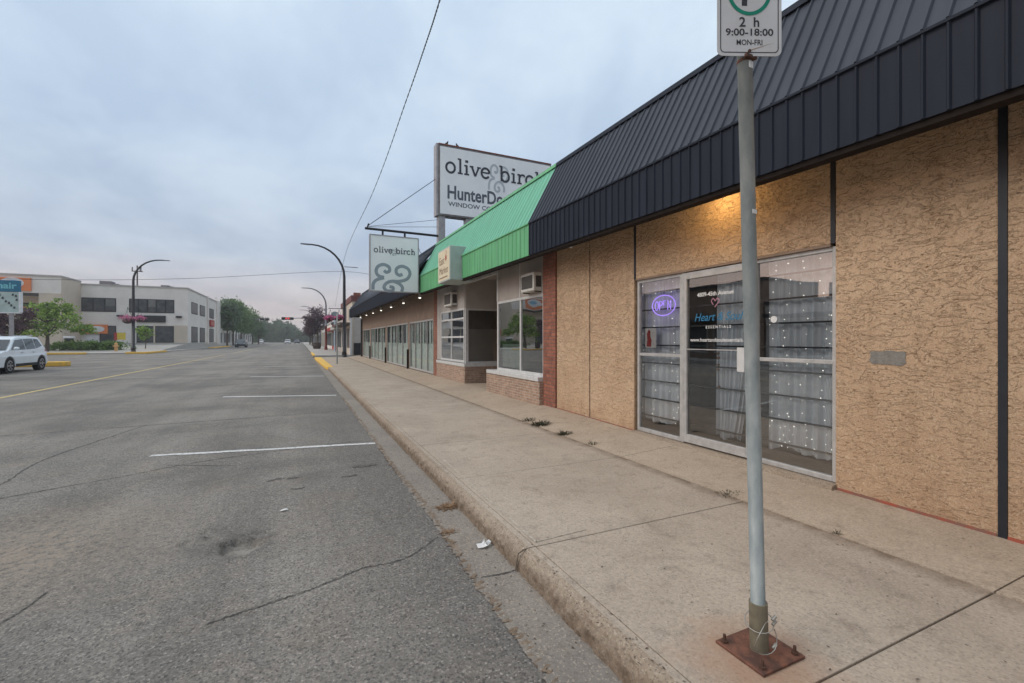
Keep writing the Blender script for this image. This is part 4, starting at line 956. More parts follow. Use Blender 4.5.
for i, (y, o_) in enumerate(zip((18.3, 21.5, 24.7, 28.0, 31.3, 34.6, 38.2), ('first', 'second', 'third', 'fourth', 'fifth', 'sixth', 'farthest'))):
    t = thing('soffit_lamp', (4.4, y, zb(y)), '%s lit lamp in the row under the charcoal canopy, counted from the brick pier' % o_, 'lamp', 'lit lamps under the charcoal canopy')
    MB().tube([(4.4, y, zb(y)+.12), (4.4, y, zb(y)-.05)], [.05, .065], 12).build('housing', m_whitef, t)
    MB().ball((4.4, y, zb(y)-.05), .055, .055, .045, 10, 6).build('bulb', m_soffitlamp, t, smooth=True)

# --- billboard on the roof
bb = thing('billboard', (6, 17, 5.0), 'large double sided roof billboard lettered olive & birch, two birds on its rim', 'sign')
MB().box(4.78, 9.75, 16.95, 17.35, 6.43, 9.16).build('cabinet', m_signframe, bb, bevel=.02)
MB().box(4.86, 9.68, 16.935, 16.95, 6.50, 9.08).build('face', m_signback, bb)
for x in (4.95, 6.05, 8.6): MB().box(x-.13, x+.13, 17.0, 17.3, 4.9, 6.43).build('post', m_post, bb)
MB().box(4.72, 4.80, 16.96, 17.34, 6.42, 9.18).build('edge_tube', m_post, bb)
m = MB(); rnd = random.Random(8)
for i in range(46):
    x = 5.5 + i*.092; m.tube([(x, 17.1, 9.16), (x + rnd.uniform(-.03, .03), 17.1, 9.23 + rnd.random()*.05)], .008, 4)
m.build('bird_spikes', m_signframe, bb)
MB().box(4.80, 9.75, 16.93, 17.0, 9.16, 9.19).build('red_rim', m_redstrip, bb)
Fb = Face2D((4.86, 16.935, 6.50), (1, 0, 0), (0, 0, 1))
e = slab_word(Fb, 'olive', .22, 1.62, .385, .085)
slab_word(Fb, 'birch', e + .36, 1.60, .40, .085); Fb.build('main_lettering', m_ink, bb)
Fb = Face2D((4.86, 16.935, 6.50), (1, 0, 0), (0, 0, 1)); ampersand(Fb, e - .12, 1.16, 1.12, .085, .88); Fb.build('ampersand', m_paleink, bb)
Fb = Face2D((4.86, 16.935, 6.50), (1, 0, 0), (0, 0, 1)); Fb.text('HunterDouglas', .26, .62, .72, 'LEFT', .018, width=3.45); Fb.text('WINDOW COVERINGS', .32, .33, .24, 'LEFT', .004, width=2.9); Fb.build('maker_lettering', m_greyink2, bb)
def bird(x, z, fl, label):
    t = thing('bird', (x, 17.1, z), label, 'bird', 'birds on the billboard rim')
    m = MB(); m.tube([(x-.13*fl, 17.1, z+.05), (x-.06*fl, 17.1, z+.09), (x+.0, 17.1, z+.12), (x+.06*fl, 17.1, z+.18), (x+.09*fl, 17.1, z+.25), (x+.12*fl, 17.1, z+.255)], [.012, .04, .065, .055, .035, .006], 8)
    m.ball((x+.085*fl, 17.1, z+.25), .038).tube([(x+.01, 17.08, z+.08), (x+.01, 17.08, z)], .006, 4).tube([(x+.01, 17.12, z+.08), (x+.01, 17.12, z)], .006, 4)
    bo = m.build('bird_body', m_bird, t, smooth=True); t.scale = (.72, .72, .72)
bird(5.15, 9.18, 1, 'upright dark bird perched at the left end of the billboard rim')
bird(5.62, 9.16, -1, 'smaller hunched dark bird perched second on the billboard rim')
# --- hanging blade sign
bs = thing('hanging_sign', (3.2, 17, 3.4), 'square hanging sign lettered olive & birch on a bracket over the pavement', 'sign')
MB().box(2.27, 4.02, 16.93, 17.07, 3.42, 5.44).build('cabinet', m_signback, bs, bevel=.02)
MB().tube([(2.12, 17.1, 5.68), (4.85, 17.1, 5.66)], .045, 8).build('bracket_bar', m_dark, bs)
MB().box(2.70, 2.76, 16.98, 17.05, 5.44, 5.66).build('hanger', m_dark, bs); MB().box(3.50, 3.56, 16.98, 17.05, 5.44, 5.66).build('hanger', m_dark, bs)
MB().tube([(2.2, 17.1, 5.7), (2.25, 17.1, 5.86)], .03, 6).build('bracket_finial', m_dark, bs)
MB().tube([(2.25, 17.1, 5.8), (4.8, 17.1, 7.9)], .012, 5).tube([(2.25, 17.1, 5.76), (4.85, 17.15, 6.3)], .008, 5).tube([(2.25, 17.1, 5.74), (4.85, 17.15, 6.02)], .008, 5).tube([(4.02, 17, 5.2), (4.1, 17, 4.95), (4.3, 17, 4.85), (4.7, 17, 5.0)], .01, 5).build('guy_wire', m_dark, bs)
m = MB(); m.box(2.26, 4.03, 16.92, 17.08, 5.42, 5.46).box(2.255, 2.29, 16.92, 17.08, 3.41, 5.42).box(4.0, 4.035, 16.92, 17.08, 3.41, 5.42).box(2.29, 4.0, 16.92, 17.08, 3.405, 3.435).build('frame', m_post, bs)
Fh = Face2D((2.27, 16.93, 3.42), (1, 0, 0), (0, 0, 1)); e = slab_word(Fh, 'olive', .14, 1.40, .137, .030); slab_word(Fh, 'birch', e+.10, 1.40, .137, .030); Fh.build('lettering', m_ink, bs)
Fh = Face2D((2.27, 16.93, 3.42), (1, 0, 0), (0, 0, 1)); ampersand(Fh, .08, .02, 1.02, .115, 1.38); ampersand(Fh, e-.09, 1.32, .25, .018); Fh.build('ampersand', m_greyink, bs)

# --- parking signpost
sp = thing('parking_signpost', (2.0, 1.48, .152), 'galvanised parking signpost on a rusty base plate in the near pavement', 'signpost')
lean = lambda z: (2.0 - .036*(z-.15), 1.48 + .0*(z))
m = MB(); m.box(1.862, 2.152, 1.355, 1.615, .153, .166); bp = m.build('base_plate', m_rust, sp, bevel=.003)
for x, y in ((1.89, 1.585), (1.895, 1.385), (2.12, 1.385), (2.125, 1.585)):
    MB().tube([(x, y, .166), (x, y, .178)], .016, 6).tube([(x, y, .178), (x, y, .205)], .007, 8).build('bolt', m_bolt, bp)
MB().tube([(2.0, 1.48, .166), (1.992, 1.48, .395)], .041, 24).build('sleeve', m_sleeve, sp, smooth=False)
MB().tube([(*lean(.3), .3), (*lean(1.6), 1.6), (*lean(3.62), 3.62)], (.0325), 24).build('post', m_galv, sp, smooth=True)
m = MB(); m.tube([(2.0+.062*math.cos(a)+.0*a, 1.48+.062*math.sin(a), .30+.012*math.sin(a*1.0)+.02*math.cos(a)) for a in [k*.35 for k in range(19)]], .0024, 6, True)
m.tube([(1.972+.072*math.cos(a), 1.425+.012*math.sin(a*2), .255+.075*math.sin(a)) for a in [1.2+k*.3 for k in range(19)]], .0022, 6, True)
m.build('wire_loop', m_wire, sp, smooth=True)
for x, y, z in ((2.03, 1.43, .335), (2.035, 1.432, .31), (2.03, 1.428, .205)): MB().tube([(x-.012, y-.004, z-.006), (x+.014, y-.004, z+.006)], .007, 8).build('clamp', m_wire, sp)
# sign plate faces the camera
px, pz = lean(3.2)[0], 2.962
rt = Vector((math.cos(-YAW*.96), math.sin(-YAW*.96), 0)); nrm = Vector((-math.sin(YAW*.96), -math.cos(YAW*.96), 0))
oc = Vector((px+.008, 1.48, 0)) + nrm*.042
def rrect(w, h, r, n=6):
    pts = []
    for cx, cy, a0 in ((w/2-r, h-r, 0), (-w/2+r, h-r, 90), (-w/2+r, r, 180), (w/2-r, r, 270)):
        for k in range(n+1): a = R(a0 + 90*k/n); pts.append((cx + r*math.cos(a), cy + r*math.sin(a)))
    return pts
m = MB(); q = rrect(.30, .45, .028); oo = oc + Vector((0, 0, pz))
fr = [oo + rt*a + Vector((0, 0, b)) for a, b in q]; bk = [p_ - nrm*.003 for p_ in fr]; n_ = len(q)
m.add(fr + bk, [tuple(range(n_)), tuple(range(n_, 2*n_))[::-1]] + [(i, (i+1) % n_, n_+(i+1) % n_, n_+i) for i in range(n_)])
pl = m.build('sign_plate', m_sign, sp)
FS = lambda: Face2D(oo, rt, (0, 0, 1))
Fq = FS(); bq = rrect(.272, .422, .02); bq = [(a, b+.014) for a, b in bq]; Fq.k = 0
ins = [(a, b+.018) for a, b in rrect(.264, .414, .017)]
base = len(Fq.mb.v); Fq.mb.add([Fq.p(a, b, .0008) for a, b in bq] + [Fq.p(a, b, .0008) for a, b in ins], [(i, (i+1) % n_, n_+(i+1) % n_, n_+i) for i in range(n_)])
Fq.text('2  h', .0, .135, .062, 'CENTER', .0012, .001); Fq.text('9:00-18:00', 0, .094, .045, 'CENTER', .0008, .001, width=.222); Fq.text('MON-FRI', 0, .05, .036, 'CENTER', .0003, .001, width=.12)
Fq.text('P', 0, .235, .17, 'CENTER', .004, .001); Fq.build('black_print', m_signink, pl)
Fq = FS(); Fq.stroke([(.095*math.cos(R(a)), .30+.105*math.sin(R(a))) for a in range(0, 361, 15)], .017, True, .0009); Fq.build('green_ring', m_signgreen, pl)
m = MB(); m.tube([oo + Vector((0, 0, .022)) + nrm*.004, oo + Vector((0, 0, .022)) - nrm*.004], .008, 8)
m.build('bolt', m_bolt, pl)
MB().box(px-.035, px+.035, 1.435, 1.447, pz-.008, pz+.006).build('bracket', m_rust, sp)
m = MB(); m.add([oo + rt*a + Vector((0, 0, b)) + nrm*.0012 for a, b in ((0, .03), (.012, .03), (.09, .055), (.12, .06), (.088, .0535), (.012, .026))], [(0, 1, 2, 3, 4, 5)]); m.build('rust_streak', M('rust_stain', (.36, .22, .14)), pl)
for z, w in ((2.93, .03), (2.25, .02)):
    m = MB(); cx_, cy_ = lean(z); m.box(cx_-.015, cx_+.012, cy_-.035, cy_-.0325, z-w/2, z+w/2); m.build('sticker', m_paper, sp)
for z in (2.958, 3.38): MB().tube([(lean(z)[0], 1.478, z-.006), (lean(z)[0], 1.478, z+.006)], .036, 16).build('band_clamp', m_rust, sp)

# --- small sign pole at the bulb
t = thing('thin_signpost', (2.1, 30.4, .15), 'thin grey signpost on the pavement beside the yellow kerb bulb, seen edge on', 'signpost')
MB().tube([(2.1, 30.4, .15), (2.09, 30.4, 3.4)], .045, 8).build('post', m_galv, t); MB().box(2.10, 2.12, 30.2, 30.5, 2.7, 3.3).build('sign_plate', m_sign, t)

# --- street lamps
def lamp(loc, H, arm, dirx, label, pm, lower=None, r=.11):
    t = thing('street_lamp', loc, label, 'street lamp', 'curved arm street lamps'); x, y, z = loc
    MB().tube([(x, y, z), (x, y, z+.5)], [r*1.7, r*1.35], 12).build('base', lower or pm, t, smooth=True)
    rad = min(arm*.8, 2.8); pts = [(x, y, z+.5), (x, y, z+H*.5), (x, y, z+H-rad)]
    rr = [r*1.2, r, r*.85]
    for k in range(1, 9):
        a = R(90*k/8); pts.append((x + dirx*rad*(1-math.cos(a)), y, z+H-rad+rad*math.sin(a))); rr.append(r*.8 - r*.04*k)
    pts.append((x+dirx*(arm-.4), y, z+H)); rr.append(r*.45)
    if lower:
        MB().tube([pts[0], (x, y, z+3.6)], [r*1.25, r*1.1], 10).build('lower_pole', lower, t, smooth=True); pts[0] = (x, y, z+3.6)
    MB().tube(pts, rr, 10).build('pole', pm, t, smooth=True)
    m = MB(); m.add([(x+dirx*(arm-.5), y-.12, z+H+.05), (x+dirx*(arm-.5), y+.12, z+H+.05), (x+dirx*(arm+.25), y+.16, z+H+.03), (x+dirx*(arm+.25), y-.16, z+H+.03),
                     (x+dirx*(arm-.5), y-.12, z+H-.07), (x+dirx*(arm-.5), y+.12, z+H-.07), (x+dirx*(arm+.25), y+.16, z+H-.03), (x+dirx*(arm+.25), y-.16, z+H-.03)],
                    [(0, 1, 2, 3), (4, 7, 6, 5), (0, 4, 5, 1), (1, 5, 6, 2), (2, 6, 7, 3), (3, 7, 4, 0)])
    m.build('lamp_head', m_lampgrey, t, bevel=.03)
    return t
LL = lamp((-18.9, 71.6, .14), 11.7, 3.5, 1, 'black curved street lamp across the road with pink flower baskets', m_lampblack, r=.16)
LR = lamp((3.48, 41.9, .15), 9.55, 3.2, -1, 'black curved street lamp at the end of the near pavement by the alley', m_lampblack, r=.13)
lamp((3.55, 74.0, .15), 9.2, 3.1, -1, 'farther curved street lamp with dull red lower pole beyond the alley', m_lampgrey, M('dull_red_pole', (.20, .05, .045)), r=.14)
lamp((3.6, 112, .15), 9.0, 3.2, -1, 'third grey curved street lamp behind the purple trees on the right side', m_lampgrey, r=.13)
lamp((3.6, 135, .15), 9.6, 3.6, -1, 'most distant grey curved street lamp behind the purple trees on the right side', m_lampgrey, r=.13)

def basket(c, r, label, seed):
    t = thing('flower_basket', (c[0], c[1], c[2]-r*.6), label, 'hanging basket', 'magenta hanging flower baskets'); rnd = random.Random(seed)
    m = MB(); m.ball((c[0], c[1], c[2]-r*.25), r*.55, r*.55, r*.4, 10, 6).build('bowl', m_wood, t, smooth=True)
    leaf_cloud(rnd, c, (r*1.05, r, r*.55), 50, 16, .06, shell=.2, clump_r=.25).build('flowers', m_pink, t)
    leaf_cloud(rnd, (c[0], c[1], c[2]-r*.15), (r*.9, r*.8, r*.5), 20, 10, .06, shell=.2).build('foliage', m_leafd, t)
    m = MB()
    for a in (0, 2.1, 4.2): m.tube([(c[0]+r*.5*math.cos(a), c[1]+r*.5*math.sin(a), c[2]), (c[0], c[1], c[2]+r*1.5)], .012, 4)
    m.build('chain', m_dark, t)
basket((-19.45, 71.6, 4.30), .98, 'magenta flower basket on the left side of the lamp across the road', 1)
basket((-18.25, 71.4, 4.4), .75, 'magenta flower basket on the right side of the lamp across the road', 2)
basket((2.35, 41.9, 3.55), .48, 'magenta flower basket farther out on the near black lamp', 3)
basket((3.05, 41.8, 3.6), .46, 'magenta flower basket hanging close to the near black lamp pole', 4)
MB().tube([(3.48, 41.9, 4.35), (2.2, 41.9, 4.35)], .03, 6).build('basket_arm', m_lampblack, LR)
MB().tube([(-19.5, 71.6, 5.5), (-18.2, 71.6, 5.5)], .04, 6).build('basket_arm', m_lampblack, LL)
MB().tube([(3.48, 41.9, 8.0), (4.6, 41.9, 8.0)], .03, 6).build('banner_arm', m_lampblack, LR)

# --- far buildings right
fb = thing('corner_building', (9, 55, .1), 'tan corner building past the alley with a dark red brick parapet', 'building')
MB().box(4.75, 16, 48.3, 61, 0, 5.55).build('wall', m_tanw, fb)
MB().box(4.65, 16.1, 48.2, 61.1, 5.55, 6.15).build('parapet', M('dark_red_parapet', (.17, .055, .05), (.13, .05, .045), scale=3), fb)
MB().box(4.95, 15, 48.26, 48.298, 1.35, 4.1).build('side_panel', m_greywall, fb); MB().box(4.9, 15, 48.24, 48.296, .15, 1.35).build('dark_plinth', m_dark, fb)
MB().box(4.55, 4.76, 48.2, 48.6, .1, 5.0).build('pilaster', m_whitef, fb); MB().box(4.6, 4.76, 54, 54.4, .1, 5.5).build('pilaster', m_whitef, fb)
for y in (49.2, 51.6, 55.2, 58.0):
    f = MB().box(4.70, 4.76, y, y+1.8, .8, 2.9).build('window_frame', m_brown, fb); MB().box(4.69, 4.70, y+.1, y+1.7, .9, 2.8).build('pane', m_farglass, f)
f = MB().box(4.70, 4.76, 49.8, 51.2, 3.7, 4.9).build('window_frame', m_brown, fb); MB().box(4.69, 4.70, 49.9, 51.1, 3.8, 4.8).build('pane', m_farglass, f)
MB().box(3.6, 4.75, 48.3, 61, 3.2, 3.42).build('canopy', M('brown_canopy', (.10, .07, .06)), fb)
ch = MB(); ch.box(5.2, 5.9, 51, 51.7, 6.15, 6.7); ch.build('chimney', m_brick, fb)
specs = [(61.2, 70, 4.3, 'wall', m_greywall, 'grey shop with white pilasters next past the tan corner building'),
         (70.2, 80, 4.1, 'wall', m_red, 'red fronted shop past the grey shop on the right side'),
         (80.2, 96, 4.4, 'wall', m_offwhite, 'low off white shop beyond the red fronted shop'),
         (120, 150, 4.6, 'wall', m_tanw, 'low tan building far down the right side past the signals'),
         (152, 200, 5.2, 'wall', m_greywall, 'most distant grey building down the right side')]
for (y0, y1, h, nm, mt, lb) in specs:
    t = thing('shop_building', (8, (y0+y1)/2, .1), lb, 'building', 'far shops down the right side')
    MB().box(4.75, 16, y0, y1, 0, h).build('wall', mt, t); MB().box(4.62, 16, y0, y1, h, h+.3).build('parapet', m_dark if mt is m_red else m_plinth, t)
    n = int((y1-y0)/3)
    for i in range(n):
        a = y0 + .4 + i*(y1-y0-.8)/n; MB().box(4.72, 4.76, a+.2, a+(y1-y0-.8)/n-.2, .7, 2.8).build('window', m_farglass, t)
    MB().box(3.9, 4.75, y0+.3, y1-.3, 3.0, 3.5).build('awning', m_red if mt is m_red else (m_plinth if y0 == 61.2 else m_whitef), t, bevel=.05)
t = thing('tall_signpost', (4.15, 64, .15), 'pale blue post with a rounded sign on top in front of the grey shop', 'signpost')
MB().tube([(4.15, 64, .15), (4.15, 64, 4.7)], .12, 8).build('post', M('pale_blue_paint', (.45, .55, .62)), t)
MB().tube([(4.15, 63.95, 4.9), (4.15, 64.1, 4.9)], .5, 16).build('sign_plate', M('weathered_blue_grey', (.22, .27, .29)), t)

# --- left side: white block
W = thing('white_office_building', (-25, 105, .9), 'two storey white office building with dark window bands at the far corner', 'building')
m = MB(); m.prism([(-32.1, 96), (-17.8, 96), (-17.8, 126), (-32.1, 126)], 'z', .9, 10.75); m.box(-32.1, -18.0, 126, 134, .9, 11.0); m.build('wall', m_offwhite, W)
MB().box(-32.1, -17.72, 95.9, 126.1, .0, 1.15).build('plinth', m_plinth, W)
MB().box(-32.15, -17.7, 95.9, 126.05, 10.55, 10.8).build('coping', m_plinth, W)
MB().box(-17.82, -17.5, 114.0, 114.7, .9, 10.9).build('pilaster', m_offwhite, W); MB().box(-17.82, -17.5, 125.6, 126.2, .9, 10.9).build('pilaster', m_offwhite, W)
MB().box(-22.6, -17.82, 95.93, 95.98, 1.15, 4.15).build('tan_lower_panel', m_tanw, W)
def fwin(parent, x0, x1, z0, z1, y, n, name='window'):
    f = MB(); f.box(x0, x1, y-.06, y-.0, z0, z1); fo = f.build(name, m_dark, parent)
    for i in range(n):
        a = x0 + (x1-x0)*i/n + .1; b = x0 + (x1-x0)*(i+1)/n - .1
        MB().box(a, b, y-.075, y-.061, z0+.12, z1-.12).build('pane', m_farglass, fo)
        if (i*7 + int(x0*3)) % 3 == 0 and name == 'window': MB().box(a+.05, b-.05, y-.085, y-.076, z1-.12-(z1-z0)*(.25+.13*(i % 3)), z1-.14).build('blind', m_fblind, fo)
fwin(W, -32.3+.3, -27.6, 6.28, 8.55, 96, 3); fwin(W, -25.9, -19.7, 6.26, 8.58, 96, 5)
fwin(W, -24.9, -22.5, 1.2, 4.03, 96, 1); fwin(W, -22.35, -19.75, 1.2, 4.03, 95.95, 1)
fwin(W, -29.7, -27.6, 1.15, 4.0, 96, 1, 'doorway')
MB().box(-31.5, -29.75, 95.85, 95.99, .9, 2.5).build('garage_door', m_whites, W)
MB().box(-24.85, -20.9, 95.7, 95.98, 4.65, 5.8).build('dark_sign_band', m_dark, W)
for x in (-26.9, -18.9): MB().box(x-.5, x+.3, 95.4, 95.98, 5.5, 5.8).build('wall_lamp', m_dark, W)
for y0, y1 in ((99.0, 104.4), (106.6, 111.8), (117, 122.3)):
    for z0, z1 in ((6.45, 8.55), (1.2, 4.08)):
        f = MB().box(-17.8, -17.74, y0, y1, z0, z1).build('window', m_dark, W); MB().box(-17.74, -17.73, y0+.2, y1-.2, z0+.12, z1-.12).build('pane', m_farglass, f)
for x, w, h in ((-31, 1.6, 1.0), (-29.3, .8, .6), (-22.5, 1.2, .7), (-21.2, .6, .5)):
    MB().box(x, x+w, 100, 102, 10.75, 10.75+h).build('roof_vent', m_signframe, W)
rs = thing('red_sign', (-17.4, 119, 4.5), 'small red sign on the street side of the white office building', 'sign')
MB().box(-17.72, -17.45, 116.6, 121.2, 4.6, 6.0).build('cabinet', m_red, rs); MB().box(-17.44, -17.43, 117, 120.8, 4.9, 5.7).build('face', M('pink_red_face', (.5, .15, .12)), rs)
os_ = thing('orange_sign', (-30.2, 95.7, 2.6), 'long orange sign with white oval above the ground floor doorway', 'sign')
MB().box(-31.9, -28.6, 95.55, 95.84, 2.7, 4.15).build('cabinet', m_orange, os_); MB().prism([(-29.9+.95*math.cos(R(a)), 3.42+.5*math.sin(R(a))) for a in range(0, 360, 20)], 'y', 95.50, 95.55).build('oval', m_whites, os_)
MB().box(-31.5, -31.0, 95.5, 95.55, 3.2, 3.6).build('mark', m_whites, os_)
ys_ = thing('yellow_sign', (-26.4, 90, .7), 'small yellow and red notice board behind the hedge', 'sign')
MB().box(-25.75, -24.7, 89.9, 90, 1.7, 2.8).build('board', m_yelsign, ys_); MB().box(-26.1, -25.75, 89.88, 90, 1.6, 2.8).build('red_panel', m_red, ys_); MB().tube([(-26.2, 90, .6), (-26.2, 90, 1.6)], .06, 6).build('post', m_post, ys_)
# bin-like dark cabinet by garage
t = thing('litter_bin', (-31, 88, .5), 'dark litter bin with pale lid beside the orange sign doorway', 'bin'); MB().box(-31.2, -30.3, 87.8, 88.4, .5, 1.9).build('body', m_dark, t, bevel=.05); MB().box(-31.3, -30.2, 87.7, 88.5, 1.9, 2.2).build('lid', m_whites, t, bevel=.05)

# --- left grey building with orange banner
Lb = thing('grey_store_building', (-45, 88, .1), 'grey rendered store with wide orange banner sign and recessed front', 'building')
MB().box(-90, -32.1, 89.4, 96, 8.5, 10.95).build('upper_wall', m_offwhite, Lb)
MB().box(-90, -32.0, 89.3, 96, 10.95, 11.2).build('coping', m_plinth, Lb)
MB().box(-90, -32.3, 92, 96, .1, 8.5).build('recessed_wall', m_tanw, Lb); MB().box(-34.6, -32.12, 89.45, 95.9, .1, 8.5).build('corner_pier', m_tanw, Lb)
MB().box(-90, -34.6, 89.5, 89.9, 8.1, 8.5).build('dark_beam', m_soffit, Lb)
fwin(Lb, -38.5, -36.0, 5.7, 7.2, 92, 1); fwin(Lb, -54, -39, .8, 3.6, 92, 6)
MB().box(-32.1, -32.06, 89.42, 95.98, .1, 10.9).build('return_panel', m_tanw, Lb)
ob = thing('banner_sign', (-40, 89.4, 8.8), 'wide orange banner sign with a white swirl on the grey store', 'sign')
MB().box(-48, -35.35, 89.12, 89.38, 8.75, 10.62).build('cabinet', m_orange, ob)
m = MB(); m.prism([(-37.3+1.25*math.cos(R(a)), 9.85+.75*math.sin(R(a))) for a in range(0, 360, 20)], 'y', 89.04, 89.12); m.box(-41.5, -37.8, 89.045, 89.12, 9.35, 9.9); m.build('white_swirl', m_whites, ob)
MB().prism([(-37.1+.7*math.cos(R(a)), 9.9+.32*math.sin(R(a))) for a in range(0, 360, 20)], 'y', 89.0, 89.04).build('blue_mark', M('sky_blue_ink', (.2, .42, .6)), ob)
o2 = MB().box(-37.3, -36.4, 91.5, 91.95, 5.0, 6.6).build('side_banner', m_orange); tag(o2, 'narrow orange panel under the dark beam behind the green tree', 'sign')
# utility pole
up = thing('utility_pole', (-33.6, 130, .1), 'thin utility pole with insulators rising behind the white building', 'utility pole')
MB().tube([(-33.6, 130, 0), (-33.6, 130, 18.6)], [.2, .14], 8).build('pole', m_bark, up)
MB().box(-34.6, -32.6, 129.9, 130.1, 17.2, 17.4).build('cross_arm', m_bark, up); MB().tube([(-34.5, 130, 17.4), (-34.5, 130, 18.2)], .12, 6).tube([(-33.0, 130, 17.4), (-33.0, 130, 18.4)], .2, 6).build('insulator', m_signframe, up)
# pylon sign
py = thing('pylon_sign', (-24.4, 55, 0), 'pylon sign with teal header lettered hair over a pale lettered panel', 'sign')
MB().box(-27.2, -22.5, 54.9, 55.2, 5.9, 6.9).build('header', m_bluesign, py); MB().box(-26.6, -22.55, 54.92, 55.18, 4.1, 5.85).build('panel', M('pale_mint_panel', (.45, .55, .52), scale=2), py)
MB().box(-26.7, -22.45, 54.88, 55.22, 4.0, 4.1).box(-22.55, -22.40, 54.88, 55.22, 4.1, 5.9).build('frame', m_whites, py)
MB().box(-24.9, -24.6, 54.95, 55.15, 0, 4.0).box(-23.2, -22.95, 54.95, 55.15, 0, 4.0).build('leg', m_post, py)
Fy = Face2D((-24.3, 54.9, 6.1), (1, 0, 0), (0, 0, 1)); Fy.text('hair', .35, .08, .75, 'LEFT', .02, .01, width=1.25); Fy.build('lettering', m_cyan, py)
Fy = Face2D((-24.3, 54.9, 4.2), (1, 0, 0), (0, 0, 1))
for a, b in ((.45, 1.3), (.65, 1.05), (.85, .75), (1.05, .62), (1.2, .4), (1.4, .22), (1.3, 1.35), (1.5, 1.25), (1.55, .9)): Fy.poly([(a, b), (a+.15, b), (a+.13, b+.2), (a+.02, b+.17)], .02)
Fy.build('dark_marks', m_ink, py)

# --- trees and planting, left
tree('small_tree', (-29.0, 77, .2), 7.0, 4.1, (3.4, 3.0, 2.5), 'bright green layered tree growing beside the hedge', m_leafb, 11, 60, 40, .17, .2, shell=.35, extra=((3.5, 0, 2.9, (1.9, 1.2, .7), 14), (-3.0, 0, 2.6, (1.6, 1.2, .8), 12), (.8, 0, 5.6, (2.3, 1.6, 1.0), 18)))
tree('purple_tree', (-27.6, 66, .1), 5.5, 3.5, (2.4, 2.0, 1.8), 'dark purple leaved tree behind the silver car', m_leafp, 12, 70, 30, .14, .14)
rnd = random.Random(77); m = leaf_cloud(rnd, (-26.2, 80.5, .75), (5.9, .9, .8), 210, 26, .13, shell=.1, clump_r=.07)
tag(m.build('hedge', m_hedge), 'long clipped green hedge in front of the white building', 'hedge')
tree('leafy_shrub', (-20.5, 83, .3), 3, 2.3, (1.5, 1.0, 1.3), 'light green shrub beside the lamp across the road', m_leafb, 15, 30, 20, .14, .06, gname='shrub')
bpn = thing('barrel_planter', (-29.2, 72.5, .14), 'dark barrel planter with green sprig at the foot of the bright tree', 'planter')
MB().tube([(-29.2, 72.5, .14), (-29.2, 72.5, .7), (-29.2, 72.5, 1.15)], [.5, .62, .55], 14).build('tub', m_wood, bpn); leaf_cloud(random.Random(3), (-28.9, 72.5, 1.4), (.5, .4, .4), 10, 16, .1).build('plant', m_leafb, bpn)
hy = thing('fire_hydrant', (-22.3, 77.5, .14), 'pale yellow fire hydrant standing at the end of the hedge', 'hydrant')
MB().tube([(-22.3, 77.5, .14), (-22.3, 77.5, .95), (-22.3, 77.5, 1.15)], [.2, .18, .17], 12).build('barrel', m_hydrant, hy)
MB().ball((-22.3, 77.5, 1.15), .2, .2, .16).tube([(-22.3, 77.5, 1.28), (-22.3, 77.5, 1.38)], .05, 6).build('bonnet', m_hydrant, hy); MB().tube([(-22.62, 77.5, .85), (-21.98, 77.5, .85)], .09, 8).tube([(-22.3, 77.2, .8), (-22.3, 77.5, .8)], .11, 8).build('outlet', m_hydrant, hy)
bp_ = [(-17.0, 137), (-16.9, 148), (-16.7, 164), (-16.2, 196)]
lbs = ['leafy street tree nearest the white building corner', 'broad leafy street tree second from the white building corner', 'leafy street tree third from the white building corner', 'farthest leafy street tree of the row by the white building']
for i, (x, y) in enumerate(bp_):
    tree('street_tree', (x, y, .14), 12, [8.0, 8.4, 8.0, 7.4][i], [(3.6, 4.0, 4.6), (4.8, 4.6, 5.2), (5.2, 5.0, 5.0), (5.2, 5.0, 4.8)][i], lbs[i], [m_leafd, m_leaf, m_leaf, m_leafd][i], 20+i, 190, 28, .28, .22, 'street trees along the left pavement')
for i, (x, y, r_, lb) in enumerate(((-13.4, 185, 2.6, 'small dark tree beyond the leafy row on the left'), (-15.5, 215, 3.5, 'dull green tree behind the small dark tree on the left'))):
    tree('street_tree', (x, y, .1), 7, 4.8, (r_, r_, 2.8), lb, m_leafd, 40+i, 60, 24, .28, .2, 'street trees along the left pavement')
far = thing('low_white_building', (-24, 165, .1), 'low pale building behind the street trees on the left', 'building')
MB().box(-32, -19.2, 138, 235, 0, 5.2).build('wall', m_offwhite, far); MB().box(-32, -19.1, 137.9, 235, 5.2, 5.5).build('coping', m_plinth, far)
for y in range(141, 230, 8): MB().box(-19.25, -19.15, y, y+4, .9, 3.6).build('window', m_farglass, far)
# distant trees at the end of the street
dl = [(-24, 330, 9, 5), (-19, 322, 14.5, 4.4), (-14.0, 345, 16.5, 4.6), (-9, 330, 14.5, 4.8), (-4.0, 350, 12.5, 4.4), (0, 340, 8, 4), (-30, 350, 8, 6), (8, 350, 7, 6)]
for i, (x, y, h, r_) in enumerate(dl):
    nm = ['leftmost but one', 'tallest spiky', 'second tall', 'broad middle', 'rounded right', 'low right', 'leftmost low', 'rightmost low'][i]
    tree('distant_tree', (x, y, 0), h, h*.5, (r_, r_, h*.5), '%s tree of the distant belt closing the street' % nm, m_leafd, 60+i, 150, 22, .6, .35, 'distant trees closing the street')
rnd = random.Random(9); fw_ = leaf_cloud(rnd, (-10, 380, 1.8), (95, 6, 2.6), 800, 22, .8, shell=.05, clump_r=.035); o = fw_.build('far_woodland', m_leafd); o['kind'] = 'stuff'
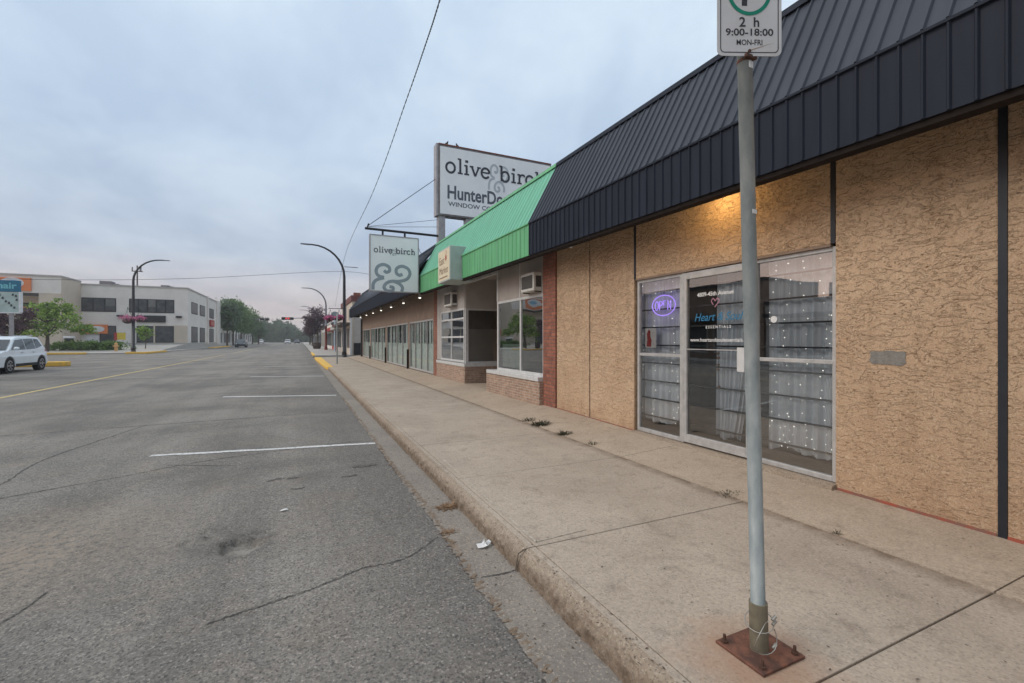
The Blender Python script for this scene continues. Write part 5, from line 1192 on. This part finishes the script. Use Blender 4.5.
# purple trees right
for i, (x, y, h, cz, rd, lb) in enumerate(((3.2, 100, 8.4, 5.6, (3.1, 2.8, 3.0), 'large purple leaved tree on the right pavement behind the grey lamp'), (2.9, 128, 7, 4.6, (2.6, 2.4, 2.3), 'second purple leaved tree farther down the right pavement'), (2.9, 160, 6.5, 4.2, (2.4, 2.4, 2.1), 'third and smallest purple leaved tree down the right pavement'))):
    tree('purple_tree', (x, y, .15), h, cz, rd, lb, m_leafp, 80+i, 120, 28, .18, .2, 'purple trees along the right pavement')
o = MB().tube([(2.6, 84, .15), (2.6, 84, .75), (2.6, 84, 1.2)], [.55, .7, .6], 12).build('planter_tub', m_wood); tag(o, 'dark round planter tub on the right pavement near the red shop', 'planter')

# traffic signals
def signal(px_, y, armx, z, heads, label, hm):
    t = thing('traffic_signal', (px_, y, .1), label, 'traffic light', 'traffic signals on mast arms')
    MB().tube([(px_, y, .1), (px_, y, z+.8)], .14, 8).build('pole', m_lampgrey, t); MB().tube([(px_, y, z+.3), (armx, y, z)], [.1, .06], 8).build('mast_arm', m_lampgrey, t)
    for hk, hx in enumerate(heads):
        lo_ = .32 if hk == 0 else -.36
        h = MB().box(hx-.55, hx+.55, y-.3, y-.05, z-.3, z+.25).build('signal_head', m_dark, t)
        MB().tube([(hx+lo_ if hm else hx, y-.36, z), (hx+lo_ if hm else hx, y-.3, z)], .16 if hm else .12, 10).build('lens', m_sigred if hm else m_darkplastic, h)
signal(3.9, 105, -3.2, 6.1, [-2.9, -1.75], 'traffic signal showing red over the far crossing, its arm reaching from the right', True)
signal(-16.4, 150, -8.3, 7.7, [-9.9, -8.6], 'unlit dark traffic signal whose arm reaches out of the leafy trees at left', False)

# ------------------------------------------------------------------ vehicles
def suv(loc, label, paint, heading=-1, scale=1.04, name='parked_car', group=None, L_=5.1):
    """body built around loc (centre on the ground); heading -1 faces -Y"""
    t = thing(name, loc, label, 'car', group); X0, Y0, Z0 = loc; s = scale
    def P(l, w, h): return (X0 + w*s*(-heading), Y0 + l*heading*s, Z0 + h*s)
    prof = [(2.50, .42), (2.53, .72), (2.42, .88), (1.55, 1.06), (.0, 1.10), (-1.6, 1.16), (-2.20, 1.18), (-2.31, .95), (-2.34, .50), (-2.25, .34)]
    def arch(cx, r): return [(cx + r*math.cos(R(a)), .36 + r*math.sin(R(a))) for a in (180, 150, 120, 90, 60, 30, 0)][::1]
    low = [(-2.24, .30)] + [(-1.72-.46, .30)] + [(-1.72 - .46*math.cos(R(a)), .34 + .46*math.sin(R(a))) for a in range(15, 180, 25)] + [(-1.72+.46, .30), (1.22-.46, .30)] + \
          [(1.22 - .46*math.cos(R(a)), .34 + .46*math.sin(R(a))) for a in range(15, 180, 25)] + [(1.22+.46, .30), (2.45, .30)]
    outline = low + prof[:-1]
    m = MB(); n = len(outline)
    secs = [(-.97, .0, 1.0), (-.99, .0, .6), (.99, .0, .6), (.97, 0, 1)]
    def wid(h): return .99 - max(0, h-.75)*.16
    vs = [P(l, -wid(h), h) for l, h in outline] + [P(l, wid(h), h) for l, h in outline]
    m.add(vs, [tuple(range(n)), tuple(range(n, 2*n))[::-1]] + [(i, n+i, n+(i+1) % n, (i+1) % n) for i in range(n)])
    body = m.build('body', paint, t, bevel=.04*s)
    gh = [(1.25, 1.05), (.52, 1.62), (.2, 1.73), (-.9, 1.78), (-1.9, 1.72), (-2.0, 1.62), (-2.24, 1.16)]
    m = MB(); k = len(gh)
    def gw(h): return .93 - (h-1.08)*.26
    m.add([P(l, -gw(h), h) for l, h in gh] + [P(l, gw(h), h) for l, h in gh], [tuple(range(k)), tuple(range(k, 2*k))[::-1]] + [(i, k+i, k+(i+1) % k, (i+1) % k) for i in range(k)])
    m.build('cabin', paint, t, bevel=.05*s)
    for sd_ in (-1, 1):
        for poly in ([(1.0, 1.12), (.42, 1.58), (-.28, 1.64), (-.28, 1.12)], [(-.36, 1.12), (-.36, 1.64), (-1.22, 1.66), (-1.22, 1.14)], [(-1.30, 1.15), (-1.30, 1.66), (-1.72, 1.62), (-1.96, 1.28)]):
            m = MB(); m.add([P(l, sd_*(gw(h)+.012), h) for l, h in poly], [tuple(range(len(poly)))]); m.build('side_window', m_carglass, t)
        m = MB(); m.ball(P(.90, sd_*1.08, 1.17), .12*s, .07*s, .09*s); m.build('mirror', paint, t, smooth=True)
        for l in (.12, -.95): MB().tube([P(l-.1, sd_*.985, .98), P(l+.1, sd_*.985, .98)], .02*s, 6).build('handle', m_rim, t)
        a = P(-1.22, sd_*.985, .30); b = P(.74, sd_*1.0, .44); MB().box(min(a[0], b[0]), max(a[0], b[0])+.0, min(a[1], b[1]), max(a[1], b[1]), a[2], b[2]).build('sill_trim', m_darkplastic, t)
        for l in (-1.72, 1.22):
            w = MB(); w.tube([P(l, sd_*.74, .365), P(l, sd_*.98, .365)], .37*s, 24); wo = w.build('wheel', m_tyre, t, bevel=.03)
            MB().tube([P(l, sd_*.975, .365), P(l, sd_*.992, .365)], .245*s, 20).build('rim', m_rim, wo)
            sp_ = MB()
            for q in range(6):
                a_ = R(60*q+30); sp_.tube([P(l + .12*math.cos(a_), sd_*.994, .365 + .12*math.sin(a_)), P(l + .19*math.cos(a_), sd_*.994, .365 + .19*math.sin(a_))], .04*s, 6)
            sp_.build('rim_opening', m_darkplastic, wo)
        MB().tube([P(2.40, sd_*.72, .80), P(2.52, sd_*.70, .78)], .13*s, 10).build('headlight', m_headl, t)
        MB().tube([P(-2.12, sd_*.86, 1.02), P(-2.34, sd_*.82, 1.02)], .11*s, 10).build('tail_light', m_tail, t)
    wsh = [(1.22, .86, 1.10), (.56, .78, 1.60)]; m = MB(); m.add([P(1.20, -.82, 1.11), P(1.20, .82, 1.11), P(.58, .74, 1.59), P(.58, -.74, 1.59)], [(0, 1, 2, 3)])
    for i_, v_ in enumerate(m.v): m.v[i_] = (v_[0], v_[1] + .03*heading*s, v_[2] + .02)
    m.build('windscreen', m_carglass, t)
    m = MB(); m.add([P(-2.23, -.78, 1.22), P(-2.23, .78, 1.22), P(-2.03, .72, 1.60), P(-2.03, -.72, 1.60)], [(0, 1, 2, 3)])
    for i_, v_ in enumerate(m.v): m.v[i_] = (v_[0], v_[1] - .02*heading*s, v_[2])
    m.build('rear_window', m_carglass, t)
    a = P(2.50, -.62, .45); b = P(2.55, .62, .70); MB().box(min(a[0], b[0]), max(a[0], b[0]), min(a[1], b[1]), max(a[1], b[1]), a[2], b[2]).build('grille', m_darkplastic, t)
    for sd_ in (-1, 1): MB().tube([P(.1, sd_*.62, 1.79), P(-1.7, sd_*.62, 1.81)], .02*s, 6).build('roof_rail', m_rim, t)
    return t
suv((-13.98, 32.05, 0), 'silver grey SUV parked across the road at the left edge', m_carpaint)
suv((-11.9, 118, 0), 'dark car parked below the leafy trees far down the left side', m_cartan, group='distant cars')
suv((-4.5, 205, 0), 'white car far ahead in the middle of the street', m_carwhite, group='distant cars')
suv((-1.2, 230, 0), 'dark car far ahead right of the white car', m_cartan, group='distant cars')
suv((-17, 250, 0), 'white car far off at the foot of the distant trees', m_carwhite, group='distant cars')

# ------------------------------------------------------------------ overhead cables
def cable(pts, r, label, twist=False):
    P = catmull(pts, 14); m = MB()
    if twist:
        for ph in (0, math.pi):
            Q = []
            full = []
            for i in range(len(P)-1):
                for k in range(6): full.append(P[i].lerp(P[i+1], k/6))
            for i, q in enumerate(full): a = i*.55 + ph; Q.append(q + Vector((math.cos(a)*r*.9, 0, math.sin(a)*r*.9)))
            m.tube(Q, r*.8, 5)
    else: m.tube(P, r, 6)
    tag(m.build('overhead_cable', m_cable), label, 'cable')
cable([(1.95, 4.5, 7.55), (2.29, 8, 7.79), (2.49, 9.9, 8.1), (2.76, 13.2, 8.50), (3.13, 22, 8.66), (3.65, 44, 9.05), (4.9, 75, 6.7)], .0095, 'twisted black cable sweeping overhead from the top of the picture to the lamp', True)
cable([(-45, 60, 7.4), (-25.95, 60, 7.5), (-11.8, 60, 8.3), (4.0, 60, 10.1), (9.5, 60, 9.7)], .02, 'thin level cable crossing the street from the left to the near lamp')

# ------------------------------------------------------------------ small things on the pavement and road
clump_grass('weed', (3.86, 7.5, .157), 100, .09, .14, m_weed, 'flat dark weed tuft in the pavement joint nearest the brick pier', 'weed', 1)
clump_grass('weed', (3.84, 7.02, .157), 190, .12, .18, m_weed, 'largest weed clump in the pavement joint, before the stucco wall', 'weed', 2)
clump_grass('weed', (3.80, 6.2, .156), 130, .09, .13, m_weed, 'weed in the pavement joint, before the left stucco panel', 'weed', 3)
clump_grass('weed', (3.80, 5.42, .156), 45, .065, .09, m_weed, 'weed in the pavement joint, before the narrow window', 'weed', 4)
clump_grass('weed', (3.74, 3.1, .156), 90, .04, .16, m_weed, 'low green weed in the pavement joint just left of the signpost', 'weed', 5)
clump_grass('weed', (3.76, 2.13, .156), 26, .04, .035, m_weed, 'tiny upright weed in the joint right of the signpost', 'weed', 6)
clump_grass('dry_grass', (1.33, 4.32, .006), 160, .07, .11, m_straw, 'brown dry grass clump lying in the gutter', 'dry grass', 7, .9)
clump_grass('dry_grass', (1.16, 3.75, .008), 50, .05, .07, m_straw, 'small dry leaf litter at the asphalt edge beside the paper scrap', 'dry grass', 9, .9)
rnd = random.Random(5); m = MB(); c = Vector((1.33, 3.37, .012)); pts = []
for k in range(9):
    a = 2*math.pi*k/9; rr_ = rnd.uniform(.035, .07); pts.append(c + Vector((rr_*math.cos(a), rr_*.8*math.sin(a), rnd.uniform(0, .035))))
m.add(pts + [c + Vector((0, 0, .03)), c + Vector((.01, .02, .045))], [(k, (k+1) % 9, 9 + (k % 2)) for k in range(9)]); tag(m.build('paper_scrap', m_paper), 'crumpled white paper scrap in the gutter', 'litter')
m = MB(); c = Vector((-.14, 4.9, .008)); m.add([c+Vector((-.035, -.015, .004)), c+Vector((.0, -.025, .012)), c+Vector((.04, .0, .004)), c+Vector((.02, .02, .014)), c+Vector((-.03, .012, .003))], [(0, 1, 3, 4), (1, 2, 3)]); tag(m.build('litter_scrap', m_paper), 'small pale flattened litter on the asphalt behind the pothole', 'litter')
m = MB(); rnd = random.Random(31)
for i in range(650):
    if rnd.random() < .5: x, y, z = rnd.uniform(1.6, 4.6), rnd.uniform(.6, 8), .156
    elif rnd.random() < .6: x, y, z = rnd.uniform(1.12, 1.4), rnd.uniform(2, 8), .009
    else: x, y, z = rnd.uniform(1.42, 1.55), rnd.uniform(1, 7), .155
    if x > 3.66: z = .156 + (apz(y)-.152)*(x-3.66)/1.1
    a = rnd.uniform(0, 6.28); s = rnd.uniform(.004, .012); d1 = Vector((math.cos(a), math.sin(a), .15))*s; d2 = Vector((-math.sin(a), math.cos(a), 0))*s*.45
    p = Vector((x, y, z+.001)); m.add([p-d1, p+d2, p+d1, p-d2], [(0, 1, 2, 3)])
o = m.build('leaf_debris', M('dry_debris', (.10, .07, .05))); o['kind'] = 'stuff'

# ------------------------------------------------------------------ opposite side of the street (seen in the window reflections)
for (y0, y1, h, mt, lb) in ((-30, 4, 5.6, m_brown, 'brown single storey shop across the road, mirrored in the door glass'), (4.2, 21.3, 4.1, m_greywall, 'grey single storey shop across the road, mirrored in the right window'), (21.5, 35, 5.8, m_brown, 'two storey brown block across the road beside the silver car')):
    t = thing('opposite_shop', (-24, (y0+y1)/2, .1), lb, 'building', 'shops across the road'); MB().box(-26, -20, y0, y1, 0, h).build('wall', mt, t); MB().box(-26, -19.85, y0, y1, h, h+.25).build('parapet', m_dark, t)
    n = int((y1-y0)/4)
    for i in range(n):
        a = y0 + .5 + i*(y1-y0-1)/n; f = MB().box(-20, -19.93, a+.3, a+(y1-y0-1)/n-.3, .6, 2.9).build('window', m_whitef, t); MB().box(-19.93, -19.91, a+.4, a+(y1-y0-1)/n-.4, .7, 2.8).build('pane', m_farglass, f)
    MB().box(-20, -18.9, y0+.5, y1-.5, 3.1, 3.35).build('canopy', m_dark, t)
t = thing('roof_chimney', (-22, 17.8, 4.35), 'small square chimney on the grey shop across the road', 'chimney'); MB().box(-22.4, -21.6, 17.4, 18.2, 4.35, 5.4).build('stack', m_brick, t); MB().box(-22.2, -21.8, 17.6, 18.0, 5.4, 5.7).build('pot', m_dark, t)

# ------------------------------------------------------------------ thin smoky haze
hm = bpy.data.materials.new('haze_air'); hm.use_nodes = True; n, l = nodes(hm); n.remove(n['Principled BSDF'])
pv = n.new('ShaderNodeVolumePrincipled'); pv.inputs['Color'].default_value = (.86, .87, .9, 1); pv.inputs['Density'].default_value = .0007; pv.inputs['Anisotropy'].default_value = .2
l(pv.outputs[0], n['Material Output'].inputs['Volume'])
o = MB().box(-905, 905, -305, 1805, -1.2, 26).build('haze', hm); o['kind'] = 'stuff'
